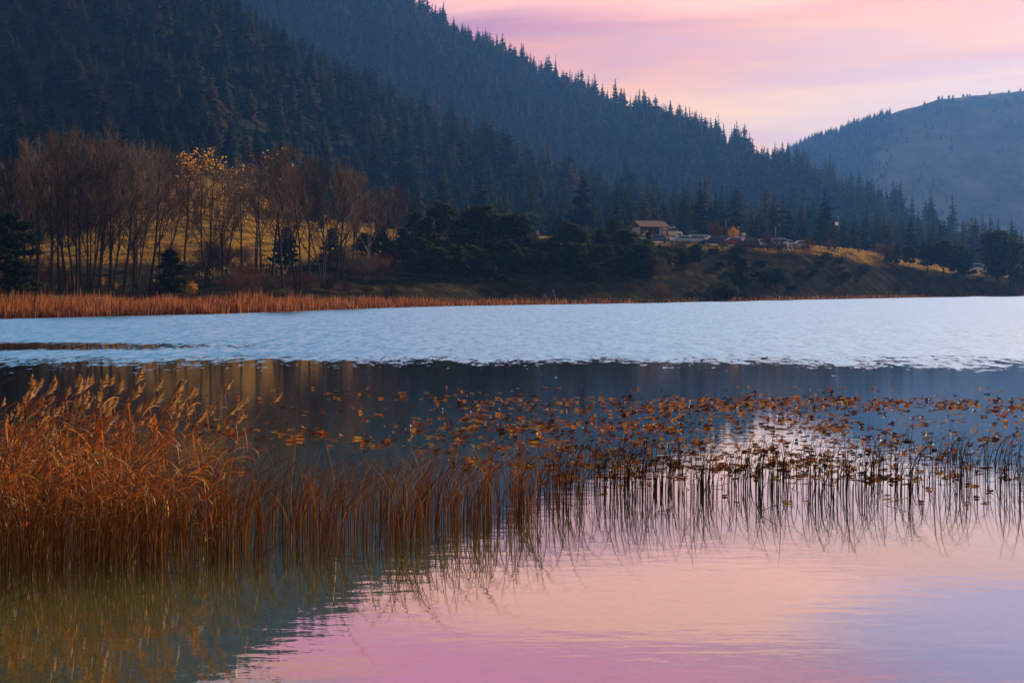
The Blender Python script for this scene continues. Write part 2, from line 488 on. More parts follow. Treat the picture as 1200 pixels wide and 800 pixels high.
def water_material():
    m = bpy.data.materials.new('lake_water')
    nt, N, L = nodes_of(m)
    out = N.new('ShaderNodeOutputMaterial')
    ge = N.new('ShaderNodeNewGeometry')
    sep = N.new('ShaderNodeSeparateXYZ'); L.new(ge.outputs['Position'], sep.inputs[0])

    def math_(op, a, b=None, c=None):
        x = N.new('ShaderNodeMath'); x.operation = op
        for i, v in enumerate((a, b, c)):
            if v is None: continue
            if isinstance(v, (int, float)): x.inputs[i].default_value = v
            else: L.new(v, x.inputs[i])
        return x.outputs[0]

    def noise(sx, sy, scale, detail=3, rough=.5):
        mp = N.new('ShaderNodeMapping'); mp.inputs['Scale'].default_value = (sx, sy, 1)
        L.new(ge.outputs['Position'], mp.inputs['Vector'])
        t = N.new('ShaderNodeTexNoise'); t.inputs['Scale'].default_value = scale; t.inputs['Detail'].default_value = detail
        t.inputs['Roughness'].default_value = rough
        L.new(mp.outputs[0], t.inputs['Vector'])
        return t.outputs['Fac']

    def sstep(v, lo, hi):
        x = N.new('ShaderNodeMapRange'); x.interpolation_type = 'SMOOTHSTEP'
        L.new(v, x.inputs['Value']); x.inputs['From Min'].default_value = lo; x.inputs['From Max'].default_value = hi
        return x.outputs[0]
    # breeze: the open lake beyond the lilies is rippled, the near water is calm; patches of either reach into the other
    edge = noise(.05, .12, 1.0, 3)
    rag = noise(.5, .14, 1.0, 4, .6)
    fine = noise(2.6, .8, 1.0, 3, .8)
    dith = math_('MULTIPLY_ADD', math_('SUBTRACT', rag, .5), 16.0, math_('MULTIPLY', math_('SUBTRACT', fine, .5), 34.0))
    yy = math_('ADD', math_('MULTIPLY_ADD', edge, 14.0, sep.outputs['Y']), dith)
    wind = sstep(yy, 56.0, 56.8)

    def patch(x, y, rx, ry):
        dx = math_('DIVIDE', math_('SUBTRACT', sep.outputs['X'], x), rx)
        dy = math_('DIVIDE', math_('SUBTRACT', sep.outputs['Y'], y), ry)
        d = math_('ADD', math_('ADD', math_('MULTIPLY', dx, dx), math_('MULTIPLY', dy, dy)), math_('MULTIPLY', dith, .11))
        return sstep(d, .90, .96)
    for p in ((-28, 61, 15, 4.6),):
        wind = math_('MULTIPLY', wind, patch(*p))
    calm = math_('ADD', noise(1.0, 2.4, 2.2, 3, .5), math_('MULTIPLY', noise(.5, 1.0, .7, 2), 1.2))
    b1 = N.new('ShaderNodeBump'); b1.inputs['Distance'].default_value = .0017; b1.inputs['Strength'].default_value = 1
    L.new(calm, b1.inputs['Height'])
    # wavelets: a slope for every point of the breezy water, those facing the eye show most at a grazing view
    def vmath(op, a, b=None, scale=None):
        x = N.new('ShaderNodeVectorMath'); x.operation = op
        for i, v in ((0, a), (1, b)):
            if v is None: continue
            if isinstance(v, tuple): x.inputs[i].default_value = v
            else: L.new(v, x.inputs[i])
        if scale is not None:
            if isinstance(scale, (int, float)): x.inputs['Scale'].default_value = scale
            else: L.new(scale, x.inputs['Scale'])
        return x.outputs[0]
    mp = N.new('ShaderNodeMapping'); mp.inputs['Scale'].default_value = (.8, 1.3, 1)
    L.new(ge.outputs['Position'], mp.inputs['Vector'])
    wn = N.new('ShaderNodeTexNoise'); wn.inputs['Scale'].default_value = 4.5; wn.inputs['Detail'].default_value = 4; wn.inputs['Roughness'].default_value = .7
    L.new(mp.outputs[0], wn.inputs['Vector'])
    slope = vmath('MULTIPLY', vmath('SUBTRACT', wn.outputs['Color'], (.5, .5, .5)), (.55, .6, 0))
    mp2 = N.new('ShaderNodeMapping'); mp2.inputs['Scale'].default_value = (2.6, .42, 1)
    L.new(ge.outputs['Position'], mp2.inputs['Vector'])
    w2 = N.new('ShaderNodeTexNoise'); w2.inputs['Scale'].default_value = 1.0; w2.inputs['Detail'].default_value = 4; w2.inputs['Roughness'].default_value = .7
    L.new(mp2.outputs[0], w2.inputs['Vector'])
    slope = vmath('ADD', slope, vmath('MULTIPLY', vmath('SUBTRACT', w2.outputs['Color'], (.5, .5, .5)), (.18, .38, 0)))
    face = vmath('MULTIPLY', ge.outputs['Incoming'], (1, 1, 0))
    slope = vmath('ADD', slope, vmath('SCALE', face, None, .27))
    slope = vmath('SCALE', slope, None, wind)
    nrm = vmath('NORMALIZE', vmath('ADD', slope, b1.outputs[0]))
    fr = N.new('ShaderNodeFresnel'); fr.inputs['IOR'].default_value = 1.33
    refl = math_('MINIMUM', math_('MULTIPLY_ADD', fr.outputs[0], 1.28, .20), .98)
    gl = N.new('ShaderNodeBsdfGlossy')
    L.new(math_('ADD', math_('MULTIPLY_ADD', wind, .10, .012), math_('MULTIPLY', sstep(sep.outputs['Y'], 21.0, 40.0), .055)), gl.inputs['Roughness'])
    gl.inputs['Color'].default_value = (1, 1, 1, 1)
    L.new(nrm, gl.inputs['Normal'])
    tr = N.new('ShaderNodeBsdfTransparent'); tr.inputs['Color'].default_value = (.85, .88, .70, 1)
    # a little suspended silt scatters light back
    silt = N.new('ShaderNodeBsdfDiffuse'); silt.inputs['Color'].default_value = (.18, .21, .045, 1)
    body = N.new('ShaderNodeMixShader'); body.inputs[0].default_value = .40
    L.new(tr.outputs[0], body.inputs[1]); L.new(silt.outputs[0], body.inputs[2])
    mx = N.new('ShaderNodeMixShader')
    L.new(refl, mx.inputs[0]); L.new(body.outputs[0], mx.inputs[1]); L.new(gl.outputs[0], mx.inputs[2])
    L.new(mx.outputs[0], out.inputs['Surface'])
    return m


M['bed'] = bed_material()
M['water'] = water_material()
tag(link('lake_bed', build_bed()), 'muddy olive lake bed under the shallow water', None, None, 'structure')
tag(link('lake_water', np_mesh('lake_water', [(-1500, -60, 0), (1500, -60, 0), (1500, 700, 0), (-1500, 700, 0)], [(0, 1, 2, 3)], None, [M['water']])),
    'calm lake surface mirroring the pink sky with rippled blue water beyond', None, None, 'structure')

# ------------------------------------------------------------------ plant builders
def fir_mesh(name, seed, mats, ragged=.2, wid=.17):
    """spiky dark conifer, unit height"""
    r = random.Random(seed); b = MB()
    b.mat = 0
    lx, ly = r.uniform(-.01, .01), r.uniform(-.01, .01)
    b.tube([(0, 0, 0), (lx, ly, .5), (2 * lx, 2 * ly, .98)], [.014, .009, .002], 4)
    b.mat = 1
    nw = 22
    for i in range(nw):
        t = i / (nw - 1)
        z = .07 + .90 * t
        prof = wid * ((1 - t) ** .85) * (.72 + .28 * min(1, t * 6)) + .008
        if r.random() < .12: prof *= .6
        n = 7 if t < .7 else 5
        a0 = r.uniform(0, 6.28)
        for kk in range(n):
            if r.random() < ragged * .6: continue
            a = a0 + kk * 2 * PI / n + r.uniform(-.35, .35)
            L = prof * r.uniform(1 - ragged * 1.8, 1 + ragged)
            dr = L * r.uniform(.25, .55) * (1 - .8 * t)
            c, s = math.cos(a), math.sin(a)
            z0 = z + r.uniform(-.015, .015)
            for q in range(3):
                a1 = a + (q - 1) * .42 * r.uniform(.7, 1.2)
                c1, s1 = math.cos(a1), math.sin(a1)
                LL = L * (1 if q == 1 else .74)
                w = L * .30
                mx, my = c1 * LL * .55, s1 * LL * .55
                tw = r.uniform(-.6, .6)
                ox, oy, oz = -s1 * w * math.cos(tw), c1 * w * math.cos(tw), w * math.sin(tw)
                zr = z0 + .02
                zm = z0 - dr * .35
                zt = z0 - dr * (.8 if q == 1 else .7) + r.uniform(0, .012)
                b.quad((0, 0, zr), (mx + ox, my + oy, zm + oz), (c1 * LL, s1 * LL, zt), (mx - ox, my - oy, zm - oz))
    return b.mesh(name, mats)


def needle_ball(b, r, c, rad, n, flat=.6, size=.22):
    for _ in range(n):
        d = Vector((r.gauss(0, 1), r.gauss(0, 1), r.gauss(0, 1) * flat))
        d = d / (d.length + 1e-6) * rad * r.random() ** .4
        d.z *= flat
        p = Vector(c) + d
        a = Vector((r.gauss(0, 1), r.gauss(0, 1), r.gauss(0, .6) + .3)).normalized()
        s = a.cross(Vector((r.gauss(0, 1), r.gauss(0, 1), r.gauss(0, 1)))).normalized()
        l = size * r.uniform(.6, 1.3); w = l * .34
        b.quad(tuple(p), tuple(p + a * l * .5 + s * w), tuple(p + a * l), tuple(p + a * l * .5 - s * w))


def pine_meshes(name, seed, H, crown0=.3, width=.32, limbs=18, shape='round', n=70):
    """broad pine: trunk mesh with limbs, crown mesh of needle clumps; metres"""
    r = random.Random(seed); t = MB(); c = MB()
    bend = [(0, 0, 0)]
    x = y = 0
    for i in range(1, 7):
        x += r.uniform(-.02, .02) * H; y += r.uniform(-.02, .02) * H
        bend.append((x, y, H * .95 * i / 6))
    t.tube(bend, [.026 * H * (1 - .14 * i) for i in range(7)], 7)
    for i in range(limbs):
        f = crown0 + (1 - crown0) * (i + r.random() * .8) / limbs
        f = min(f, .97)
        k = min(5, int(f / .95 * 6)); g = f / .95 * 6 - k
        p = Vector(bend[k]).lerp(Vector(bend[k + 1]), min(1, g))
        a = i * 2.4 + r.uniform(-.5, .5)
        rel = (f - crown0) / (1 - crown0)
        if shape == 'round': prof = math.sin(PI * min(1, .18 + .80 * rel)) ** .7
        elif shape == 'flat': prof = (1 - rel) ** .55 * .95 + .12
        else: prof = (1 - rel) ** .8 + .1
        L = H * width * prof * r.uniform(.7, 1.15)
        up = r.uniform(.05, .45) if shape == 'round' else r.uniform(-.05, .18)
        tip = p + Vector((math.cos(a) * L, math.sin(a) * L, L * up))
        mid = p.lerp(tip, .5) + Vector((0, 0, -.04 * L if shape == 'flat' else .06 * L))
        t.tube([tuple(p), tuple(mid), tuple(tip)], [.009 * H, .006 * H, .002 * H], 4)
        for q, fr in enumerate((.45, .72, 1.0)):
            cc = p.lerp(tip, fr) + Vector((r.uniform(-.05, .05) * H, r.uniform(-.05, .05) * H, r.uniform(-.01, .03) * H))
            needle_ball(c, r, cc, H * r.uniform(.055, .10) * (1.2 if shape == 'round' else 1 if shape == 'flat' else (.35 + .6 * (1 - rel))), n, .7 if shape == 'round' else .42, .055 * H)
    needle_ball(c, r, (x, y, H * .94), H * .08, n, .9, .05 * H)
    return t.mesh(name + '_trunk', [M['bark']], True), c.mesh(name + '_crown', [M['pine']])


def bare_meshes(name, seed, H, spread=.55, fork=.3, leaders=1, barkm='bark', twigm='twig', dens=1.0, lean=0.0, leaves=0):
    """leafless tree: trunk mesh with its limbs, crown mesh of branches and twigs, optional leaf mesh"""
    r = random.Random(seed); t = MB(); c = MB(); lf = MB()

    def grow(p, d, L, rad, n, wob, trop):
        pts = [p.copy()]; rads = [rad]
        for i in range(n):
            d = (d + Vector((r.gauss(0, wob), r.gauss(0, wob), r.gauss(0, wob * .6) + trop))).normalized()
            p = p + d * (L / n); pts.append(p.copy()); rads.append(rad * (1 - .72 * (i + 1) / n))
        return pts, rads, d

    def at(pts, f):
        k = min(len(pts) - 2, int(f * (len(pts) - 1))); g = f * (len(pts) - 1) - k
        return pts[k].lerp(pts[k + 1], g), (pts[k + 1] - pts[k]).normalized()

    def side(d, ang):
        ax = d.cross(Vector((r.gauss(0, 1), r.gauss(0, 1), r.gauss(0, 1)))).normalized()
        return (Matrix.Rotation(ang, 3, ax) @ d).normalized()
    stems = []
    for l in range(leaders):
        a = 2 * PI * l / leaders + r.random()
        tilt = 0 if leaders == 1 else .16 * spread
        d0 = Vector((math.cos(a) * tilt + lean, math.sin(a) * tilt, 1)).normalized()
        pts, rads, _ = grow(Vector((math.cos(a) * .12 * (leaders > 1), math.sin(a) * .12 * (leaders > 1), -.1)), d0, H * r.uniform(.82, .95), .0125 * H / leaders ** .4, 9, .05, .03)
        t.tube(pts, rads, 6); stems.append((pts, rads))
    for pts, rads in stems:
        nl = int(15 / leaders ** .6)
        for i in range(nl):
            f = fork + (1 - fork) * (i + r.random() * .7) / nl
            if f > .96: f = .96
            p, d = at(pts, f)
            L = H * spread * (.62 - .42 * f) * r.uniform(.75, 1.2) * 1.25
            lp, lr, _ = grow(p, side(d, r.uniform(.5, .85)), L, .0052 * H * (1.15 - f), 5, .10, .09)
            t.tube(lp, lr, 4)
            for j in range(int(8 * dens)):
                p2, d2 = at(lp, r.uniform(.2, 1))
                bp, br, _ = grow(p2, side(d2, r.uniform(.35, .8)), L * r.uniform(.3, .55), .0022 * H, 3, .12, .10)
                c.tube(bp, br, 3)
                for k in range(int(6 * dens)):
                    p3, d3 = at(bp, r.uniform(.15, 1))
                    tp, tr_, _ = grow(p3, side(d3, r.uniform(.3, .8)), H * r.uniform(.04, .085), .0013 * H, 2, .12, .12)
                    c.tube(tp, [tr_[0], tr_[0] * .8, tr_[0] * .5], 3)
                    if leaves and r.random() < leaves * (p3.z / H) ** 10:
                        for _ in range(2):
                            q = tp[-1] + Vector((r.gauss(0, .15), r.gauss(0, .15), r.gauss(0, .15)))
                            u = Vector((r.gauss(0, 1), r.gauss(0, 1), r.gauss(0, 1))).normalized() * .13
                            v = u.cross(Vector((r.gauss(0, 1), r.gauss(0, 1), r.gauss(0, 1)))).normalized() * .10
                            lf.quad(tuple(q - u), tuple(q + v), tuple(q + u), tuple(q - v))
    out = [t.mesh(name + '_trunk', [M[barkm]], True), c.mesh(name + '_crown', [M[twigm]])]
    if leaves: out.append(lf.mesh(name + '_leaves', [M['yellow_leaf']]))
    return out


def shrub_meshes(name, seed, H, W, twigm='russet_twig', n=26, leaves=None):
    """low many-stemmed bush, metres: stems and a dense crown of twigs"""
    r = random.Random(seed); t = MB(); c = MB()
    for i in range(n):
        a = r.uniform(0, 6.28); ti = r.random() ** .7
        d = Vector((math.cos(a) * ti * W, math.sin(a) * ti * W * .8, H * (1 - .45 * ti * ti) * r.uniform(.75, 1.05)))
        b0 = Vector((math.cos(a) * .12 * W, math.sin(a) * .12 * W, -.1))
        m = b0.lerp(d, .5) + Vector((r.gauss(0, .05), r.gauss(0, .05), .08)) * H
        t.tube([b0, m, d], [.018, .012, .006], 3)
        for j in range(9):
            f = r.uniform(.3, 1)
            p = b0.lerp(m, f * 2) if f < .5 else m.lerp(d, f * 2 - 1)
            e = p + Vector((r.gauss(0, .5) * W * .35, r.gauss(0, .5) * W * .35, abs(r.gauss(.3, .3)) * H * .28))
            c.tube([p, p.lerp(e, .5) + Vector((0, 0, .03)), e], [.012, .010, .006], 3)
            for k in range(4):
                q = p.lerp(e, r.uniform(.3, 1)); s = q + Vector((r.gauss(0, .1) * W, r.gauss(0, .1) * W, abs(r.gauss(.08, .1)) * H))
                c.tube([q, s], [.010, .006], 3)
            if leaves:
                needle_ball(c, r, e, .16 * H, 16 if leaves is not M['yellow_leaf'] else 5, .8, (.10 if leaves is not M['yellow_leaf'] else .055) * H)
    return t.mesh(name + '_stems', [M['bark']]), c.mesh(name + '_crown', [leaves or M[twigm]])


def make(name, parts, loc=(0, 0, 0)):
    root = empty(name, loc)
    for pn, me in parts: part(pn, me, root)
    return root


PROTO = {}


def plant(kind, name, parts, loc, scale, rz, label, cat, group):
    """first use builds the thing, later uses copy it with its parts"""
    if kind not in PROTO:
        PROTO[kind] = o = make(name, parts)
    else:
        o = copy_tree(PROTO[kind], ALLKIDS)
    o.location = loc; o.rotation_euler = (0, 0, rz)
    o.scale = scale if hasattr(scale, '__len__') else (scale,) * 3
    for kk in ('label', 'category', 'group'):
        if kk in o: del o[kk]
    return tag(o, label, cat, group)


# ------------------------------------------------------------------ forest on the hills
def forest():
    r = np.random.default_rng(11)
    N = 19000
    u = r.uniform(-.46, .46, N)
    D = np.sqrt(r.uniform(215 ** 2, 1290 ** 2, N))
    d4 = np.interp(u, UF, CDf[5]); d5 = np.interp(u, UF, CDf[6]); d6 = np.interp(u, UF, CDf[7]); d7 = np.interp(u, UF, CDf[8]); d8 = np.interp(u, UF, CDf[9])
    px0 = u * F + 600
    d3 = np.interp(u, UF, CDf[4])
    start = np.where(px0 < 400, np.where((px0 > 185) & (px0 < 345), d5 - 25, d4 - 25), d4 + 40)
    ok = (D > start) & (D < d8 + 25)
    # thin out the hidden back slope of the near ridge
    ok &= ~((D > d6 + 25) & (D < d7 - 10) & (u * F + 600 < 700))
    u, D, d5 = u[ok], D[ok], d5[ok]
    h = np.interp(D, [300, 450, 700, 1200], [8.5, 9.5, 12.5, 14.5]) * np.clip(np.exp(r.normal(-.02, .30, len(u))), .42, 1.9)
    z = height_uD(u, D)
    # the far hill: a band of trees along its left shoulder
    n2 = 1500
    x2 = r.uniform(905, 1045, n2); D2_ = r.uniform(1560, 1806, n2)
    keep = r.random(n2) < np.where(x2 > 1020, .6, 1) * np.interp(D2_, [1560, 1800], [.35, 1])
    x3 = r.uniform(920, 1330, 420); D3_ = 1400 + 330 * r.random(420) ** 1.6
    x2 = np.concatenate([x2, x3]); D2_ = np.concatenate([D2_, D3_]); keep = np.concatenate([keep, sines(x3 * 3.0, D3_, 160, 5, 9) > .05])
    u2 = (x2[keep] - 600) / F; D2_ = D2_[keep]
    u = np.concatenate([u, u2]); D = np.concatenate([D, D2_]); z = np.concatenate([z, height_uD(u2, D2_)])
    h = np.concatenate([h, np.clip(r.normal(9, 2, len(u2)), 5, 15)])
    rz = r.uniform(0, 6.28, len(u)); var = np.array([0, 0, 1, 1, 2, 2, 3, 3, 4, 5, 5, 6, 7])[r.integers(0, 13, len(u))]; wid = r.uniform(.75, 1.3, len(u))
    # stands: some patches of young trees, some of old ones, small clearings
    st = sines(u * D, D, 60, 6, 5)
    h = h * (1 + .28 * st[:len(h)])
    gap = (sines(u * D, D, 38, 6, 16) < -.62)
    # specimen trees that stand out above the ridge line: photo column, depth, top row
    spec = [(670, None, 83), (675, None, 84), (592, None, 45), (640, None, 64), (1091, 690, 219), (1116, 668, 224), (1056, 740, 210), (1006, 800, 200),
            (1145, 640, 256), (1152, 645, 249), (1163, 640, 256), (1134, 650, 250), (694, None, 90), (816, None, 128), (785, None, 118), (560, None, 30), (573, None, 38),
            (1030, 780, 213), (1047, 745, 210), (706, None, 96), (760, None, 112)]
    su, sD, sh = [], [], []
    for x, d, ty in spec:
        uu = (x - 600) / F
        dd = d or float(np.interp(uu, UF, CDf[9]))
        zz = float(height_uD(uu, dd)[0])
        hh = zrow(ty, dd) - zz
        if hh > 6:
            su.append(uu); sD.append(dd); sh.append(min(hh, 30))
    nS = len(su)
    u = np.concatenate([u, su]); D = np.concatenate([D, sD]); h = np.concatenate([h, sh]); z = np.concatenate([z, height_uD(np.array(su), np.array(sD))])
    rz = np.concatenate([rz, r.uniform(0, 6, nS)]); var = np.concatenate([var, r.integers(0, 3, nS)]); wid = np.concatenate([wid, r.uniform(.8, .95, nS)])
    # which trees show most in the photograph
    px = u * F + 600; top = HY - (z + h - CH) * F / D; bot = HY - (z - CH) * F / D
    hw = .17 * h * F / D
    order = np.argsort(D)
    hor = np.full(1200, 400.0)
    # the near bank trees hide what lies lower than this
    xs = np.arange(1200)
    hor = np.minimum(hor, np.interp(xs, [0, 150, 300, 400, 480, 500, 620, 640, 700, 740, 800, 1200], [180, 180, 195, 225, 255, 245, 255, 280, 262, 262, 280, 290]))
    vis = np.zeros(len(u))
    for i in order:
        if px[i] < 2 or px[i] > 1197: continue
        a, b_ = int(max(0, px[i] - hw[i] * .5)), int(min(1199, px[i] + hw[i] * .5)) + 1
        hcol = hor[a:b_]
        low = min(float(np.median(hcol)), bot[i])
        v = low - max(top[i], 0)
        if v > 0: vis[i] = v * hw[i]
        if v > 0: hor[a:b_] = np.minimum(hcol, top[i] + .35 * (bot[i] - top[i]))
    vis[:len(gap)][gap] = 0
    score = vis.copy(); score[-nS:] += 1e5
    pick = np.argsort(-score)[:300]
    chosen = np.zeros(len(u), bool); chosen[pick] = True
    MF = [fir_mesh('fir_%d' % i, 40 + i, [M['fir_bark'], M['fir']], rg, wd) for i, (rg, wd) in
          enumerate([(.16, .22), (.30, .25), (.20, .18), (.14, .28), (.42, .24), (.22, .34), (.75, .20), (.30, .42)])]
    X = u * D
    zones = [
        (lambda i: i >= len(u) - nS, None),
        (lambda i: px[i] > 1020 and D[i] < 900, ('dark conifer in the hazy stand at the low right end of the forested ridge', 'conifers at the low right end of the ridge')),
        (lambda i: D[i] > 1000, ('blue hazed conifer standing on the farther forested ridge', 'conifers on the farther ridge')),
        (lambda i: D[i] < 520 and px[i] < 480, ('dark green conifer on the slope just above the bare poplars', 'conifers just above the bare poplars')),
        (lambda i: D[i] < 560, ('bluish conifer at the foot of the hill behind the pavilion and car park', 'conifers at the foot of the hill')),
        (lambda i: True, ('dark conifer crowded among others on the nearer shaded ridge', 'conifers on the nearer shaded ridge')),
    ]
    sl = {670: 'ragged tall conifer poking above the ridge line, left of a twin', 675: 'ragged tall conifer poking above the ridge line, right of its twin',
          592: 'steep spire conifer on the upper ridge line against pink sky', 1091: 'broad tall conifer standing clear above the low end of the ridge',
          1116: 'slender lone conifer with drooping tiers against the hazy far hill', 1163: 'last small conifer at the very end of the forested ridge',
          1134: 'thin bare topped conifer between the slender lone one and a clump'}
    for i in pick:
        o = link('conifer', MF[var[i]], None, (X[i], D[i], z[i] - .3))
        o.scale = (h[i] * wid[i], h[i] * wid[i], h[i]); o.rotation_euler = (0, 0, rz[i])
        if i >= len(u) - nS:
            x = spec[[s for s in range(len(spec))][min(i - (len(u) - nS), len(spec) - 1)]][0]
            x = int(round(px[i]))
            lab = sl.get(x, 'tall conifer rising above its neighbours on the ridge line')
            tag(o, lab, 'conifer', 'conifers on the ridge line' if x not in sl else 'single conifers on the ridge line')
        else:
            for f, zl in zones[1:]:
                if f(i):
                    tag(o, zl[0], 'conifer', zl[1]); break
    # all the others: one stuff object, tree meshes spread over points
    rest = ~chosen & ~np.concatenate([gap, np.zeros(nS, bool)])
    P = np.stack([X, D, z - .3], 1)[rest]
    me = bpy.data.meshes.new('conifer_forest')
    me.vertices.add(len(P)); me.vertices.foreach_set('co', P.astype(np.float32).ravel())
    for nm, ty, arr in (('sc', 'FLOAT_VECTOR', np.stack([h * wid, h * wid, h], 1)[rest]), ('rt', 'FLOAT_VECTOR', np.stack([0 * rz, 0 * rz, rz], 1)[rest])):
        at = me.attributes.new(nm, ty, 'POINT'); at.data.foreach_set('vector', arr.astype(np.float32).ravel())
    at = me.attributes.new('vi', 'INT', 'POINT'); at.data.foreach_set('value', var[rest].astype(np.int32))
    o = link('conifer_forest', me)
    tag(o, 'dense dark conifer forest clothing both ridges', None, None, 'stuff')
    src = bpy.data.collections.new('forest_kinds')
    for i, m_ in enumerate(MF):
        src.objects.link(bpy.data.objects.new('conifer_kind_%d' % i, m_))
    ng = bpy.data.node_groups.new('forest_scatter', 'GeometryNodeTree')
    ng.interface.new_socket('Geometry', in_out='INPUT', socket_type='NodeSocketGeometry')
    ng.interface.new_socket('Geometry', in_out='OUTPUT', socket_type='NodeSocketGeometry')
    N_, L_ = ng.nodes, ng.links
    gi, go = N_.new('NodeGroupInput'), N_.new('NodeGroupOutput')
    ip = N_.new('GeometryNodeInstanceOnPoints'); ci = N_.new('GeometryNodeCollectionInfo')
    ci.inputs['Collection'].default_value = src; ci.inputs['Separate Children'].default_value = True; ci.inputs['Reset Children'].default_value = True
    L_.new(ci.outputs[0], ip.inputs['Instance']); ip.inputs['Pick Instance'].default_value = True

    def attr(nm, ty, sock):
        a = N_.new('GeometryNodeInputNamedAttribute'); a.data_type = ty; a.inputs['Name'].default_value = nm
        L_.new(a.outputs['Attribute'], sock)
    attr('vi', 'INT', ip.inputs['Instance Index']); attr('sc', 'FLOAT_VECTOR', ip.inputs['Scale'])
    a = N_.new('GeometryNodeInputNamedAttribute'); a.data_type = 'FLOAT_VECTOR'; a.inputs['Name'].default_value = 'rt'
    e2 = N_.new('FunctionNodeEulerToRotation'); L_.new(a.outputs['Attribute'], e2.inputs[0]); L_.new(e2.outputs[0], ip.inputs['Rotation'])
    L_.new(gi.outputs[0], ip.inputs['Points']); L_.new(ip.outputs[0], go.inputs[0])
    md = o.modifiers.new('scatter', 'NODES'); md.node_group = ng
    print('forest', len(P), 'single', len(pick))
    # the few round trees strung along the bare far hilltop
    fm = [fir_mesh('hill_tree_%d' % i, 90 + i, [M['fir_bark'], M['fir']], .3, .42) for i in range(2)]
    for j, (x, ty, lab) in enumerate([(1100, 115, 'leftmost dark round tree of the row on the bare far hilltop'), (1104, 114.5, 'small dark tree second from the left on the bare far hilltop'),
                                      (1112, 112, 'broad dark tree of the dense pair on the bare far hilltop'), (1117, 113, 'slightly smaller tree of the dense pair on the bare far hilltop'),
                                      (1129, 113, 'sparse tree just right of the dense pair on the far hilltop'), (1133.5, 110.5, 'taller tree of the middle pair on the far hilltop'),
                                      (1136.5, 110, 'thin tree beside the taller one in the middle of the far hilltop'), (1160, 107.5, 'lone leaning tree right of the middle pair on the far hilltop'),
                                      (1182.5, 105, 'lone round tree near the right end of the far hilltop'), (1196, 104, 'last tree at the right end of the far hilltop')]):
        X_, Y_, Z_ = ground(x, 1802)
        o = link('round_tree', fm[j % 2], None, (X_, Y_, Z_ - .2)); hh = max(6.5, min(10, zrow(ty, 1802) - Z_))
        o.scale = (hh, hh, hh); tag(o, lab, 'tree', 'trees on the bare far hilltop')


forest()


# ------------------------------------------------------------------ far bank: bare trees
def put(x, D, top):
    X, Y, Z = ground(x, D)
    return (X, Y, Z - .05), max(.6, zrow(top, D) - Z)


